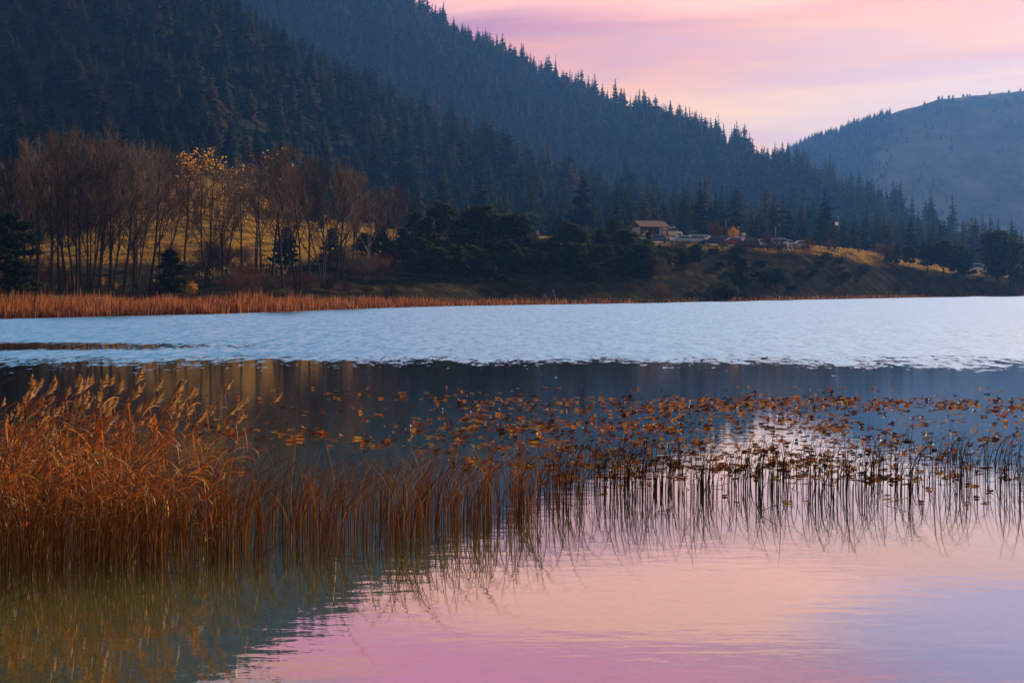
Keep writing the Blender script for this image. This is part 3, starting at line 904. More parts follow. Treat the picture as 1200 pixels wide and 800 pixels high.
BARE = {
    'a': bare_meshes('poplar_a', 1, 14, .60, .28), 'b': bare_meshes('poplar_b', 2, 14, .66, .33, 2),
    'c': bare_meshes('poplar_c', 3, 14, .52, .28), 'd': bare_meshes('poplar_d', 4, 14, .80, .24, 3),
    'l': bare_meshes('poplar_l', 5, 14, .60, .32, 1, lean=.22), 'y': bare_meshes('poplar_y', 6, 14, .72, .22, 3, leaves=1.5),
    'z': bare_meshes('poplar_z', 8, 14, .58, .3, 1, leaves=.12), 's': bare_meshes('slim', 9, 14, .26, .35, 1, dens=.8),
    'p': bare_meshes('pale', 10, 14, .55, .25, 2, 'pale_bark'),
}
bare_list = [
    ('a', 8, 152, 205, 'bare brown poplar at the left edge behind a dark cedar'),
    ('c', 24, 150, 190, 'bare poplar with a narrow crown, second from the left edge'),
    ('b', 44, 150, 178, 'forked bare poplar behind the gravel track'),
    ('a', 60, 141, 170, 'thick trunked bare poplar beside the gravel track'),
    ('s', 70, 146, 190, 'thin young poplar between two thick trunks by the track'),
    ('c', 77, 139, 168, 'straight dark poplar trunk right of the gravel track'),
    ('b', 88, 140, 172, 'bare poplar with a low fork in the dense left grove'),
    ('s', 96, 138, 182, 'slender poplar squeezed in the middle of the left grove'),
    ('d', 105, 139, 166, 'tallest spreading poplar of the left grove'),
    ('a', 117, 150, 176, 'bare poplar half hidden behind the tallest spreading one'),
    ('l', 112, 137, 185, 'leaning poplar at the right side of the left grove'),
    ('s', 128, 150, 200, 'thin bare sapling just right of the left grove'),
    ('l', 142, 141, 184, 'long leaning poplar that slants up to the right'),
    ('s', 156, 143, 225, 'thin leaning sapling under the long slanting poplar'),
    ('l', 173, 146, 186, 'right leaning poplar with ochre tinted top before the golden slope'),
    ('b', 190, 168, 190, 'forked bare poplar on the golden slope behind the small fir'),
    ('z', 214, 165, 196, 'curved poplar with a few yellow leaves left of the golden one'),
    ('y', 243, 158, 194, 'poplar whose top still glows with golden leaves'),
    ('d', 262, 160, 200, 'wide vase shaped bare tree in front of the golden slope'),
    ('z', 283, 176, 206, 'bare tree with scattered yellow leaves behind the vase shaped one'),
    ('a', 306, 170, 200, 'bare poplar on the slope above the round brown bush'),
    ('c', 318, 157, 190, 'straight dark trunk left of a pair above the brown bush'),
    ('z', 332, 156, 188, 'poplar with faint ochre top, middle of the right hand grove'),
    ('b', 349, 152, 189, 'forked dark poplar near the water in the right hand grove'),
    ('a', 362, 175, 196, 'bare poplar set back behind the forked one'),
    ('d', 378, 162, 198, 'many stemmed poplar right of the forked one'),
    ('l', 392, 168, 206, 'leaning poplar near the right end of the grove'),
    ('a', 412, 178, 212, 'twiggy poplar at the right end of the grove'),
    ('p', 432, 182, 222, 'pale barked bare tree separate from the grove'),
    ('b', 462, 190, 222, 'round topped bare tree standing alone before the dark forest'),
    ('b', 444, 196, 226, 'bare tree between the pale barked one and the round topped one'),
    ('a', 420, 186, 218, 'bare tree just left of the pale barked one'),
    ('d', 340, 172, 196, 'broad bare tree behind the forked dark poplar'),
    ('b', 300, 178, 204, 'forked bare tree on the slope behind the brown bush'),
    ('d', 400, 172, 208, 'broad bare tree before the right end of the grove'),
    ('d', 30, 152, 184, 'broad bare tree in the back row of the left grove'),
    ('b', 132, 152, 186, 'forked bare tree in the back row right of the left grove'),
    ('d', 160, 158, 190, 'broad bare tree behind the long leaning poplar'),
    ('p', 547, 206, 241, 'pale twiggy bare tree among the dark round pines'),
    ('s', 672, 196, 322, 'short pale stem on the dark bank, left of its twin'),
    ('s', 681, 197, 324, 'short pale stem on the dark bank, right of its twin'),
    ('p', 689, 245, 262, 'russet bare tree peeping over the pines left of the pavilion'),
]
for i, (kd, x, D, top, lab) in enumerate(bare_list):
    loc, hh = put(x, D, top)
    ms = BARE[kd]
    pr = [('trunk', ms[0]), ('crown', ms[1])] + ([('foliage', ms[2])] if len(ms) > 2 else [])
    wd = {'s': 1.0}.get(kd, 1.0)
    plant('bare' + kd, 'bare_tree', pr, loc, (hh / 14 * wd * .95, hh / 14 * wd * .95, hh / 14 * 1.04), 0 if kd == 'l' else random.uniform(-.6, .6) if kd in 'yd' else random.uniform(0, 6.28), lab, 'tree', 'bare trees on the far bank')

# pines and firs of the far bank
PINE = {
    'r': pine_meshes('pine_r', 21, 10, .28, .31, 28, 'round'), 'q': pine_meshes('pine_q', 22, 10, .14, .34, 32, 'cone'),
    'f': pine_meshes('pine_f', 23, 10, .10, .34, 22, 'flat'), 'k': pine_meshes('pine_k', 24, 10, .08, .28, 28, 'cone'),
    'o': pine_meshes('pine_o', 25, 10, .30, .34, 26, 'round', 90),
}
pine_list = [
    ('f', 6, 128, 250, 1.0, 'dark layered cedar cut by the left edge above the reeds'),
    ('f', 24, 126, 303, 1.3, 'low wide cedar with flat tiers at the left end of the shore'),
    ('k', 200, 145, 293, 1.15, 'small dense fir under the poplars left of the brown bush'),
    ('q', 334, 182, 268, 1.0, 'dark evergreen seen between the trunks of the right hand grove'),
    ('k', 386, 186, 268, 1.0, 'narrow evergreen right of the many stemmed poplar'),
    ('r', 428, 196, 275, 1.1, 'low round pine below the pale barked bare tree'),
    ('k', 450, 200, 262, 1.1, 'olive fir in front of the round topped bare tree'),
    ('q', 474, 196, 268, 1.2, 'dark pine at the left end of the dense pine clump'),
    ('k', 486, 205, 249, 1.0, 'pointed olive fir rising at the left of the pine clump'),
    ('q', 503, 205, 256, 1.1, 'dense dark pine beside the pointed olive fir'),
    ('r', 518, 212, 240, 1.0, 'tall round headed pine left of the pale twiggy tree'),
    ('q', 533, 200, 265, 1.2, 'lower dark pine under the tall round headed one'),
    ('r', 566, 205, 244, 1.15, 'bulky round crowned pine right of the pale twiggy tree'),
    ('q', 583, 216, 252, 1.1, 'dark pine wedged behind the bulky round crowned one'),
    ('r', 603, 206, 253, 1.2, 'broad pine at the right end of the clump by the meadow gap'),
    ('q', 617, 214, 262, 1.0, 'narrower pine next to the meadow gap and pale car'),
    ('r', 594, 196, 283, 1.2, 'squat pine low on the bank under the broad one'),
    ('r', 549, 193, 290, 1.3, 'squat dark pine low on the bank below the pale twiggy tree'),
    ('k', 648, 222, 280, .8, 'small pointed pine standing in the meadow gap'),
    ('r', 668, 214, 263, 1.2, 'broad pine just right of the meadow gap'),
    ('q', 684, 208, 272, 1.2, 'pine in front of the russet bare tree'),
    ('k', 700, 220, 268, 1.1, 'dark pine between the russet tree and the tallest fir'),
    ('k', 717, 226, 257, .95, 'tallest pointed fir just left of the pavilion'),
    ('r', 733, 218, 270, 1.2, 'round pine in front of the left end of the pavilion'),
    ('q', 750, 214, 283, 1.3, 'low pine below the pavilion roof'),
    ('k', 758, 226, 271, .7, 'small pine in front of the pavilion posts'),
    ('r', 770, 216, 294, 1.4, 'squat pine right of the pavilion below the cars'),
    ('r', 797, 224, 292, 1.3, 'squat pine in front of the first parked cars'),
    ('r', 815, 228, 288, 1.2, 'rounded pine hiding the lower half of a silver car'),
    ('q', 869, 226, 303, 1.3, 'lone low pine on the dark bank below the red car'),
    ('q', 1040, 286, 296, 1.2, 'small pine at the left of the right hand pine row'),
    ('k', 1049, 290, 291, 1.3, 'bushy low pine, second in the right hand pine row'),
    ('r', 1066, 292, 289, 1.0, 'upright pine, third in the right hand pine row'),
    ('r', 1087, 296, 287, 1.15, 'pine with clear trunk in the middle of the right hand row'),
    ('o', 1105, 298, 284, 1.05, 'tallest round headed pine of the right hand row'),
    ('r', 1123, 300, 289, 1.0, 'pine just right of the tallest one in the row'),
    ('q', 1131, 306, 293, .9, 'last slim pine of the right hand row beside the open meadow'),
    ('o', 1170, 312, 274, .85, 'large umbrella shaped pine standing alone above the meadow'),
    ('o', 1184, 318, 278, .75, 'second stem and crown merged with the large umbrella pine'),
    ('q', 1198, 322, 298, .9, 'small pine cut by the right edge'),
]
for i, (kd, x, D, top, wd, lab) in enumerate(pine_list):
    loc, hh = put(x, D, top)
    plant('pine' + kd, 'pine_tree', [('trunk', PINE[kd][0]), ('crown', PINE[kd][1])], loc, (hh / 10 * wd, hh / 10 * wd, hh / 10), random.uniform(0, 6.28), lab, 'pine', 'pines along the far bank')

fr_ = random.Random(77)
for i in range(46):
    x = fr_.choice([fr_.uniform(478, 628), fr_.uniform(655, 785), fr_.uniform(655, 785)])
    t = fr_.random()
    u_ = (x - 600) / F
    a_, b_ = float(np.interp(u_, UF, CDf[3])) + 2, float(np.interp(u_, UF, CDf[4])) - 3
    D = a_ + (b_ - a_) * t
    gy = HY - (height_uD(u_, D)[0] - CH) / D * F
    top = gy - fr_.uniform(20, 36) * (1.1 - .35 * t)
    top = max(top, np.interp(x, [478, 520, 628, 655, 730, 785], [262, 250, 262, 284, 274, 290]))
    loc, hh = put(x, D, top)
    kd = fr_.choice('rrqk')
    plant('pine' + kd, 'pine_tree', [('trunk', PINE[kd][0]), ('crown', PINE[kd][1])], loc, (hh / 10 * 1.35, hh / 10 * 1.35, hh / 10), fr_.uniform(0, 6.28), 'dark pine merging into the dense clump on the shaded far bank', 'pine', 'pines merging into the dense clump')

# shrubs: russet bare ones near the water, green ones on the dark bank, bare round bushes on the plateau
SHRUB = {
    'b': shrub_meshes('shrub_b', 31, 3, 2.4), 'c': shrub_meshes('shrub_c', 32, 3, 2.0, n=30), 'g': shrub_meshes('shrub_g', 33, 3, 2.2, n=22, leaves=M['green_shrub']),
    'h': shrub_meshes('shrub_h', 34, 3, 1.9, n=20, leaves=M['green_shrub']), 'w': shrub_meshes('shrub_w', 35, 3, 2.3, 'twig', 34), 'y': shrub_meshes('shrub_y', 36, 3, 1.3, n=16, leaves=M['yellow_leaf']),
}
shrub_list = [
    ('b', 286, 146, 318, 1.5, 'large round brown bush behind the bright reeds'), ('w', 315, 150, 322, 1.3, 'grey brown bush right of the large round one'),
    ('b', 352, 152, 318, 1.3, 'russet bush below the forked poplar'), ('c', 384, 158, 327, 1.3, 'orange tinted bush by the water right of the grove'),
    ('w', 405, 160, 330, 1.3, 'dull twiggy bush right of the orange tinted one'), ('b', 430, 164, 334, 1.3, 'low russet bush where the reed belt narrows'),
    ('w', 458, 168, 333, 1.4, 'dull bush under the round topped bare tree'), ('c', 486, 176, 335, 1.3, 'low russet bush below the olive firs'),
    ('w', 226, 146, 336, 1.3, 'low twiggy bush beside the small fir'), ('y', 226, 143, 330, 1.0, 'small bush with yellow leaves beside the small fir'),
    ('w', 170, 146, 338, 1.3, 'grey twiggy bush left of the small fir'), ('y', 82, 150, 322, .9, 'yellow leaved bush glowing between the poplar trunks'),
    ('y', 118, 158, 325, 1.2, 'low yellow bush behind the left grove'), ('y', 135, 152, 330, 1.0, 'yellow bush right of the left grove'),
    ('w', 14, 122, 345, 1.5, 'brown bush at the foot of the low cedar'), ('w', 40, 160, 318, 1.5, 'grey brown bush behind the gravel track'),
    ('g', 520, 190, 318, 1.4, 'green scrub on the dark bank below the pointed olive fir'), ('h', 560, 187, 325, 1.5, 'dark scrub under the squat bank pine'),
    ('g', 590, 190, 322, 1.5, 'dark scrub under the broad pine'), ('h', 622, 205, 310, 1.3, 'dark scrub below the pale car'),
    ('g', 640, 200, 318, 1.4, 'dark scrub below the meadow gap'), ('h', 665, 203, 312, 1.3, 'scrub under the broad pine right of the gap'),
    ('g', 705, 208, 310, 1.4, 'scrub under the tallest pointed fir'), ('h', 735, 210, 308, 1.4, 'scrub below the round pine by the pavilion'),
    ('g', 765, 214, 312, 1.3, 'scrub below the squat pine right of the pavilion'), ('b', 815, 222, 324, 1.3, 'pinkish bare bush low on the dark bank'),
    ('g', 790, 232, 300, 1.4, 'olive scrub on the bank edge before the first parked cars'), ('h', 832, 240, 296, 1.2, 'olive scrub on the bank edge below the dark blue car'),
    ('g', 905, 235, 314, 1.5, 'dark scrub on the slope below the dark car'), ('h', 950, 250, 312, 1.5, 'dark scrub on the slope below the walking couple'),
    ('g', 985, 262, 312, 1.4, 'dark scrub below the picnic table'), ('h', 1015, 270, 310, 1.3, 'dark scrub left of the right hand pine row'),
    ('c', 838, 268, 261, .95, 'round bare brown bush behind the dark blue car'), ('c', 850, 270, 266, .9, 'smaller bare bush between the brown one and the yellow one'),
    ('y', 860, 268, 267, .9, 'bright yellow leaved bush behind the red car'), ('w', 874, 270, 273, .9, 'bare bush beside the small roadside sign'),
    ('c', 901, 256, 273, 1.0, 'bare bush at the road edge before the pale car'), ('c', 914, 254, 280, .8, 'smaller bare bush at the road edge before the van'),
    ('b', 947, 262, 279, 1.2, 'large round bare bush on the grassy brow by the couple'), ('w', 972, 282, 282, 1.2, 'low bare bush left of the umbrella shaped thorn tree'),
    ('c', 1032, 292, 286, 1.1, 'bare bush on the brow left of its twin'), ('b', 1043, 290, 287, 1.2, 'bare bush on the brow touching the pine row'),
    ('w', 1006, 290, 293, 1.0, 'tiny bare bush on the brow between thorn tree and twins'),
    ('b', 797, 282, 273, 1.2, 'reddish bush right of the pavilion'), ('w', 812, 284, 276, 1.2, 'low reddish bush behind the first silver car'),
    ('c', 775, 200, 335, 1.2, 'low pinkish bush near the water below the pavilion'), ('h', 850, 215, 333, 1.4, 'dark scrub near the water below the yellow bush'),
    ('g', 930, 240, 333, 1.5, 'dark scrub near the water below the van'), ('h', 1005, 262, 332, 1.5, 'dark scrub near the water left of the pine row'),
    ('w', 1060, 285, 328, 1.4, 'brown scrub at the foot of the pine row'), ('b', 1110, 292, 331, 1.4, 'russet scrub by the water under the tallest row pine'),
    ('w', 1165, 306, 330, 1.4, 'brown scrub at the foot of the large umbrella pine'), ('b', 1192, 312, 331, 1.4, 'russet scrub at the right end of the shore'),
]
for i, (kd, x, D, top, wd, lab) in enumerate(shrub_list):
    loc, hh = put(x, D, top)
    s = hh / 3
    plant('shrub' + kd, 'bush', [('stem', SHRUB[kd][0]), ('crown', SHRUB[kd][1])], loc, (s * wd, s * wd, s), random.uniform(0, 6.28), lab, 'bush', 'bushes on the far bank')
for i in range(90):
    z_ = i % 3
    if z_ == 0: x, lab, gr, ks, tl, th = fr_.uniform(0, 480), 'low twiggy undergrowth bush among the trunks of the bare grove', 'undergrowth bushes in the bare grove', 'wwbc', .1, .9
    elif z_ == 1: x, lab, gr, ks, tl, th = fr_.uniform(480, 800), 'dark scrub bush on the shaded bank under the pines', 'scrub bushes under the pines', 'gghw', 0, .9
    else: x, lab, gr, ks, tl, th = fr_.uniform(790, 1200), 'small dark scrub bush on the open shaded bank at the right', 'scrub bushes on the open bank', 'gghhwb', 0, .75
    u_ = (x - 600) / F
    a_, b_ = float(np.interp(u_, UF, CDf[3])), float(np.interp(u_, UF, CDf[4]))
    D = a_ + (b_ - a_) * fr_.uniform(tl, th)
    X, Y, Z = ground(x, D)
    s = fr_.uniform(.35, .95) * (1.15 if z_ < 2 else .75)
    kd = fr_.choice(ks)
    plant('shrub' + kd, 'bush', [('stem', SHRUB[kd][0]), ('crown', SHRUB[kd][1])], (X, Y, Z - .05), (s * 1.3, s * 1.3, s), fr_.uniform(0, 6.28), lab, 'bush', gr)
# the umbrella shaped thorn tree on the brow
tm = bare_meshes('thorn', 61, 14, .95, .34, 3, 'bark', 'russet_twig', 1.1)
loc, hh = put(981, 276, 270)
plant('thorn', 'thorn_tree', [('trunk', tm[0]), ('crown', tm[1])], loc, (hh / 14 * 1.25, hh / 14 * 1.25, hh / 14), .4, 'umbrella shaped russet thorn tree on the grassy brow by the flagpole', 'tree', None)


# ------------------------------------------------------------------ reed belt and dry grass of the far shore (nobody could count them)
def blades(name, P, H, W, lean, mat):
    n = len(P); r = np.random.default_rng(5)
    a = r.uniform(0, PI, n); sx, sy = np.cos(a) * W, np.sin(a) * W
    lx, ly = r.normal(0, lean, n) * H, r.normal(0, lean, n) * H
    v = np.stack([
        np.stack([P[:, 0] - sx, P[:, 1] - sy, P[:, 2] - .05], 1), np.stack([P[:, 0] + sx, P[:, 1] + sy, P[:, 2] - .05], 1),
        np.stack([P[:, 0] + lx * .5 + sx * .9, P[:, 1] + ly * .5 + sy * .9, P[:, 2] + H * .6], 1), np.stack([P[:, 0] + lx * .5 - sx * .9, P[:, 1] + ly * .5 - sy * .9, P[:, 2] + H * .6], 1),
        np.stack([P[:, 0] + lx, P[:, 1] + ly, P[:, 2] + H], 1)], 1).reshape(-1, 3)
    i = np.arange(n)[:, None] * 5
    return np_mesh(name, v, i + np.array([[0, 1, 2, 3]]), i + np.array([[3, 2, 4]]), [mat])


def far_belt():
    r = np.random.default_rng(3)
    n = 30000
    x = r.uniform(-60, 1260, n)
    dens = np.interp(x, [-60, 330, 420, 560, 700, 820, 900, 1200], [1, 1, .75, .32, .10, .08, .14, .25])
    x = x[r.random(n) < dens]
    u = (x - 600) / F
    d0 = np.interp(u, UF, CDf[1])
    dep = np.interp(x, [-60, 200, 380, 500, 700, 1200], [11, 9, 7, 4.5, 3.5, 4])
    D = d0 - 2.0 + dep * r.random(len(x)) + .8 * sines(u * d0, d0, 13, 4)
    Z = np.maximum(height_uD(u, D), -.2)
    H = np.interp(x, [-60, 300, 420, 560, 1200], [1.0, 1.0, .9, .6, .5]) * np.clip(r.normal(1, .28, len(x)), .3, 1.8) * (1 + .35 * sines(u * D, D, 5, 5, 8) + .2 * sines(u * D, D, 17, 4, 2))
    P = np.stack([u * D, D, Z], 1)
    o = link('reed_belt', blades('reed_belt', P, H, .03, .10, M['belt']))
    tag(o, 'belt of rusty orange reeds lining the far shore', None, None, 'stuff')
    n = 26000
    x = r.uniform(-40, 1240, n); u = (x - 600) / F
    t = r.random(n)
    d2 = np.interp(u, UF, CDf[3]); d4 = np.interp(u, UF, CDf[5])
    d3 = np.interp(u, UF, CDf[4])
    lo = np.where((x > 180) & (x < 345), d2 + 20, d3 - 6)
    D = lo + (d4 - lo) * t
    P = np.stack([u * D, D, height_uD(u, D)], 1)
    o = link('dry_grass', blades('dry_grass', P, .28 * np.clip(r.normal(1, .35, n), .3, 2), .05, .25, M['tuft']))
    tag(o, 'tufts of dry golden grass on the far meadow and bank', None, None, 'stuff')


far_belt()


# ------------------------------------------------------------------ near reeds, rushes and water lilies
def rush_pts(r, H, lean):
    n = 6
    a = r.uniform(-.5, .5)
    p = []
    bow = lean * H
    for i in range(n + 1):
        t = i / n
        p.append((bow * t ** 3.2 * math.cos(a), bow * t ** 3.2 * math.sin(a), H * (t - .18 * abs(lean) * t ** 3)))
    return p


def rush_mesh(name, seed, H, lean, mat):
    r = random.Random(seed); b = MB()
    b.tube(rush_pts(r, H, lean), [.0052, .0050, .0047, .0042, .0035, .0025, .0012], 4)
    return b.mesh(name, [mat], True)


def base_row(x):
    return np.interp(x, [-190, -40, 0, 150, 300, 450, 550, 620, 700, 900, 1200, 1440], [680, 676, 674, 668, 661, 647, 634, 616, 600, 592, 588, 586])


def at_row(x, y, z=0.0):
    D = dist(y)
    return ((x - 600) / F * D, D, z)


def rushes():
    r = np.random.default_rng(17)
    segs = [(-40, 90, 520, 95), (90, 270, 620, 80), (270, 460, 330, 58), (460, 660, 400, 52), (660, 900, 290, 42), (900, 1240, 310, 40), (1240, 1440, 180, 40), (-190, -40, 380, 95)]
    pts = []
    for x0, x1, n, band in segs:
        nc = max(6, n // 6)
        cx = r.uniform(x0, x1, nc); cb = r.random(nc)
        for i in range(n):
            k = r.integers(0, nc)
            x = cx[k] + r.normal(0, 4) if r.random() < (.6 if x0 < 640 else .4) else r.uniform(x0, x1)
            b = np.clip(cb[k] * .75 + r.normal(.1, .16), 0, 1)
            y = base_row(x) - band * b
            H = float(np.clip(r.normal(np.interp(x, [200, 640, 760, 1200], [.74, .68, .62, .60]), .13), .2, 1.05))
            pts.append((x, y, H))
    pts = np.array(pts)
    D = dist(pts[:, 1])
    order = np.argsort(-(pts[:, 2] / D))
    vis = (pts[:, 0] > -5) & (pts[:, 0] < 1205)
    pick = [i for i in order if vis[i]]
    # the 300 that show largest, spread by height over distance
    pick = pick[:300]
    ps = set(pick)
    protos = [rush_mesh('rush_%d' % i, 200 + i, 1.0, ln, M['rush_one']) for i, ln in enumerate([.06, .16, .32, .48, .66, -.12, .24, .40, -.30, .10])]
    dark = [rush_mesh('rush_silhouette_%d' % i, 230 + i, 1.0, ln, M['silhouette_rush_one']) for i, ln in enumerate([.10, .24, .42, .60, -.15, .32])]  # right-hand stems, silhouette shade painted in
    rr = random.Random(8)
    for i in pick:
        x, y, H = pts[i]
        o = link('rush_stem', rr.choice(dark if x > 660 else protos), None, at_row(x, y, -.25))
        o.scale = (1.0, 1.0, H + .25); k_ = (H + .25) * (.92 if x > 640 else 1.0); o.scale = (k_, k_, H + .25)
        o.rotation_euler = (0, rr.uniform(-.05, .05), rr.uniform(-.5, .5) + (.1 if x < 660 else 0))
        if x < 270: tag(o, 'thin brown rush stem standing among the tall plumed reeds', 'rush', 'rush stems among the tall plumed reeds')
        elif x < 660: tag(o, 'thin brown rush stem standing in dark water right of the plumed reeds', 'rush', 'rush stems in the dark water')
        else: tag(o, 'thin rush stem coloured dark as a silhouette against the bright sky reflection', 'rush', 'rush stems against the bright reflection')
    b = MB()
    for i in range(len(pts)):
        if i in ps: continue
        x, y, H = pts[i]
        lean = rr.choice([.06, .12, .2, .32, .46, .62, -.08, -.2, -.36])
        P = rush_pts(rr, H, lean)
        X, Y, _ = at_row(x, y)
        a = rr.uniform(-.5, .5); c, s = math.cos(a), math.sin(a)
        P = [(X, Y, -.25)] + [(X + px * c - py * s, Y + px * s + py * c, pz) for px, py, pz in P]
        k_ = 1.0; b.mat = 1 if x > rr.uniform(600, 760) else 0  # stems to the right take the painted silhouette colour
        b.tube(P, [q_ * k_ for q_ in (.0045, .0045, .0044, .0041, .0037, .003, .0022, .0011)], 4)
    # a few broken stems lying on the water
    for _ in range(26):
        x = rr.uniform(0, 1200); y = base_row(x) - rr.uniform(-10, 50); X, Y, _ = at_row(x, y)
        a = rr.uniform(-.9, .9); l = rr.uniform(.2, .6)
        b.tube([(X, Y, .01), (X + math.cos(a) * l * .5, Y + math.sin(a) * l * .5, .02 + rr.uniform(0, .12)), (X + math.cos(a) * l, Y + math.sin(a) * l, rr.uniform(.0, .3))], [.004, .004, .002], 4)
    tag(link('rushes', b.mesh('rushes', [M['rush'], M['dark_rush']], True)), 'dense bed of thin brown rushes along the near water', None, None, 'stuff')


rushes()


def reed_meshes(name, seed, H, lean):
    """tall plumed reed: stem, drooping leaves blown to one side, feathery plume"""
    r = random.Random(seed); st = MB(); lf = MB(); pl = MB()
    pts = []
    for i in range(9):
        t = i / 8
        pts.append(Vector((lean * H * t ** 2.2, r.uniform(-.01, .01), H * (t - .12 * lean * t ** 3))))
    st.tube(pts, [.0052 - .0004 * i for i in range(9)], 5)
    nl = r.randint(6, 9)
    for i in range(nl):
        f = .44 + .53 * i / nl + r.uniform(-.02, .02)
        k = min(7, int(f * 8)); p = pts[k].lerp(pts[k + 1], f * 8 - k)
        sgn = 1 if r.random() < .74 else -1
        az = r.gauss(0, .55) + (0 if sgn > 0 else PI)
        L = r.uniform(.24, .46) * (1.1 - .35 * abs(f - .6))
        up = r.uniform(.5, 1.1); droop = r.uniform(.8, 2.6)
        d = Vector((math.cos(az), math.sin(az), 0)); q = p.copy(); lp = [q.copy()]
        ang = up
        for s in range(6):
            q = q + (d * math.cos(ang) + Vector((0, 0, math.sin(ang)))) * (L / 6); lp.append(q.copy()); ang -= droop / 6 * (.5 + s * .22)
        w0 = r.uniform(.006, .0115)
        tw = r.uniform(-.8, .8)
        side = Vector((-math.sin(az), math.cos(az), tw))
        lf.ribbon(lp, [w0 * .6, w0, w0 * 1.05, w0, w0 * .8, w0 * .5, .001], side)
        if r.random() < .35:    # broken hanging leaf end
            e = lp[3]; lf.ribbon([e, e + Vector((.02, 0, -.12)), e + Vector((.03, .01, -.26))], [w0, w0 * .8, .001], side)
    if r.random() < .45:
        tip = pts[-1]; d = (pts[-1] - pts[-2]).normalized()
        for i in range(120):
            t = r.random()
            p = tip + d * (.15 * t - .02)
            spread = .062 * math.sin(PI * min(1, .2 + .8 * t)) * r.random()
            o = Vector((r.gauss(.45, .6), r.gauss(0, .6), r.gauss(.35, .5))).normalized()
            e = p + o * spread + d * .05 + Vector((.02, 0, -.012))
            s = o.cross(Vector((r.gauss(0, 1), r.gauss(0, 1), r.gauss(0, 1)))).normalized() * .0045
            pl.quad(tuple(p - s * .3), tuple(p.lerp(e, .6) - s), tuple(e), tuple(p.lerp(e, .6) + s))
    else:
        pl = None
    return [st.mesh(name + '_stem', [M['reed_stem']], True), lf.mesh(name + '_leaves', [M['reed_leaf']])] + ([pl.mesh(name + '_plume', [M['plume']])] if pl else [])


def reeds():
    rr = random.Random(23)
    kinds = [reed_meshes('reed_%d' % i, 300 + i, 2.0, ln) for i, ln in enumerate([.10, .16, .24, .30, .06, .40, .20, .14, .34, .12])]
    n = 0
    hero = [(8, 672, 452, 0), (22, 668, 436, 4), (45, 664, 428, 0), (60, 670, 436, 7), (80, 662, 432, 1), (96, 668, 436, 9), (104, 660, 440, 7), (120, 664, 426, 1),
            (142, 655, 432, 3), (166, 650, 446, 2), (176, 648, 436, 6), (196, 640, 434, 3), (208, 648, 452, 5), (238, 636, 448, 5), (6, 655, 470, 4), (132, 668, 452, 2)]
    items = [(x, y, t, kk, True) for x, y, t, kk in hero]
    for _ in range(160):
        x = rr.choice([rr.uniform(-30, 150), rr.uniform(-30, 150), rr.uniform(-20, 240)])
        y = base_row(x) - rr.uniform(0, 1) ** 1.3 * 95
        tp = rr.gauss(466, 27) + max(0, x - 150) * .35
        tp = max(436 + (0 if x < 150 else 14), min(tp, 570))
        items.append((x, y, tp, rr.randrange(len(kinds)), False))
    for x, y, tp, kk, hero_ in items:
        X, Y, Z = at_row(x, y)
        H = zrow(tp, Y)
        ms = kinds[kk]
        parts = [('stem', ms[0]), ('leaves', ms[1])] + ([('plume', ms[2])] if len(ms) > 2 else [])
        if len(ms) == 2: lab, gr = 'tall orange reed without a plume, leaves blown to the right', 'tall reeds without plumes'
        elif hero_: lab, gr = 'tall reed whose pale feathery plume stands out above the reed bed', 'tall reeds with plumes above the bed'
        elif x < 80: lab, gr = 'rusty leaved reed packed in the thick left end of the bed', 'reeds in the thick end of the bed'
        else: lab, gr = 'rusty leaved reed in the thinner right half of the reed bed', 'reeds in the thinner half of the bed'
        o = plant('reed%d' % kk, 'reed', parts, (X, Y, -.2), (H + .2) / 2.16, rr.gauss(0, .35), lab, 'reed', gr)


reeds()


def lily_mesh(name, seed, kind, mats):
    """floating or curled-up water lily leaf with its notch, radius 0.1 m"""
    r = random.Random(seed); b = MB()
    rings, seg = 3, 12
    grid = []
    for i in range(rings + 1):
        row = []
        for k in range(seg + 1):
            a = .16 + (2 * PI - .32) * k / seg
            rad = .1 * i / rings * (1 + .10 * math.sin(3 * a + seed) + .05 * math.sin(5 * a))
            x, y = rad * math.cos(a), rad * math.sin(a) * .92
            t = i / rings
            if kind == 'flat': z = .004 + .010 * t * t * (math.sin(2 * a + seed) + .6)
            elif kind == 'curl': z = .005 + .038 * t * t * (.45 + .55 * math.sin(a + seed) ** 2); x *= 1 - .25 * t * abs(math.sin(a + seed)); y *= 1 - .35 * t
            elif kind == 'fold': z = .01 + abs(x) * 1.1 + .02 * math.sin(4 * a) * t; x *= .55
            else:
                z = .035 + y * .5 + .03 * math.cos(2 * a + seed) * t; y *= .6
            row.append((x, y, z + r.uniform(-.003, .003)))
        grid.append(row)
    n0 = len(b.v)
    for row in grid: b.v += row
    for i in range(rings):
        for k in range(seg):
            a = n0 + i * (seg + 1) + k
            b.q.append((a, a + 1, a + seg + 2, a + seg + 1)); b.qm.append(0)
    if kind == 'up': b.tube([(0, .03, -.15), (0, .01, -.02), (0, 0, .05)], [.004, .004, .003], 4)
    return b, b.mesh(name, mats, True)


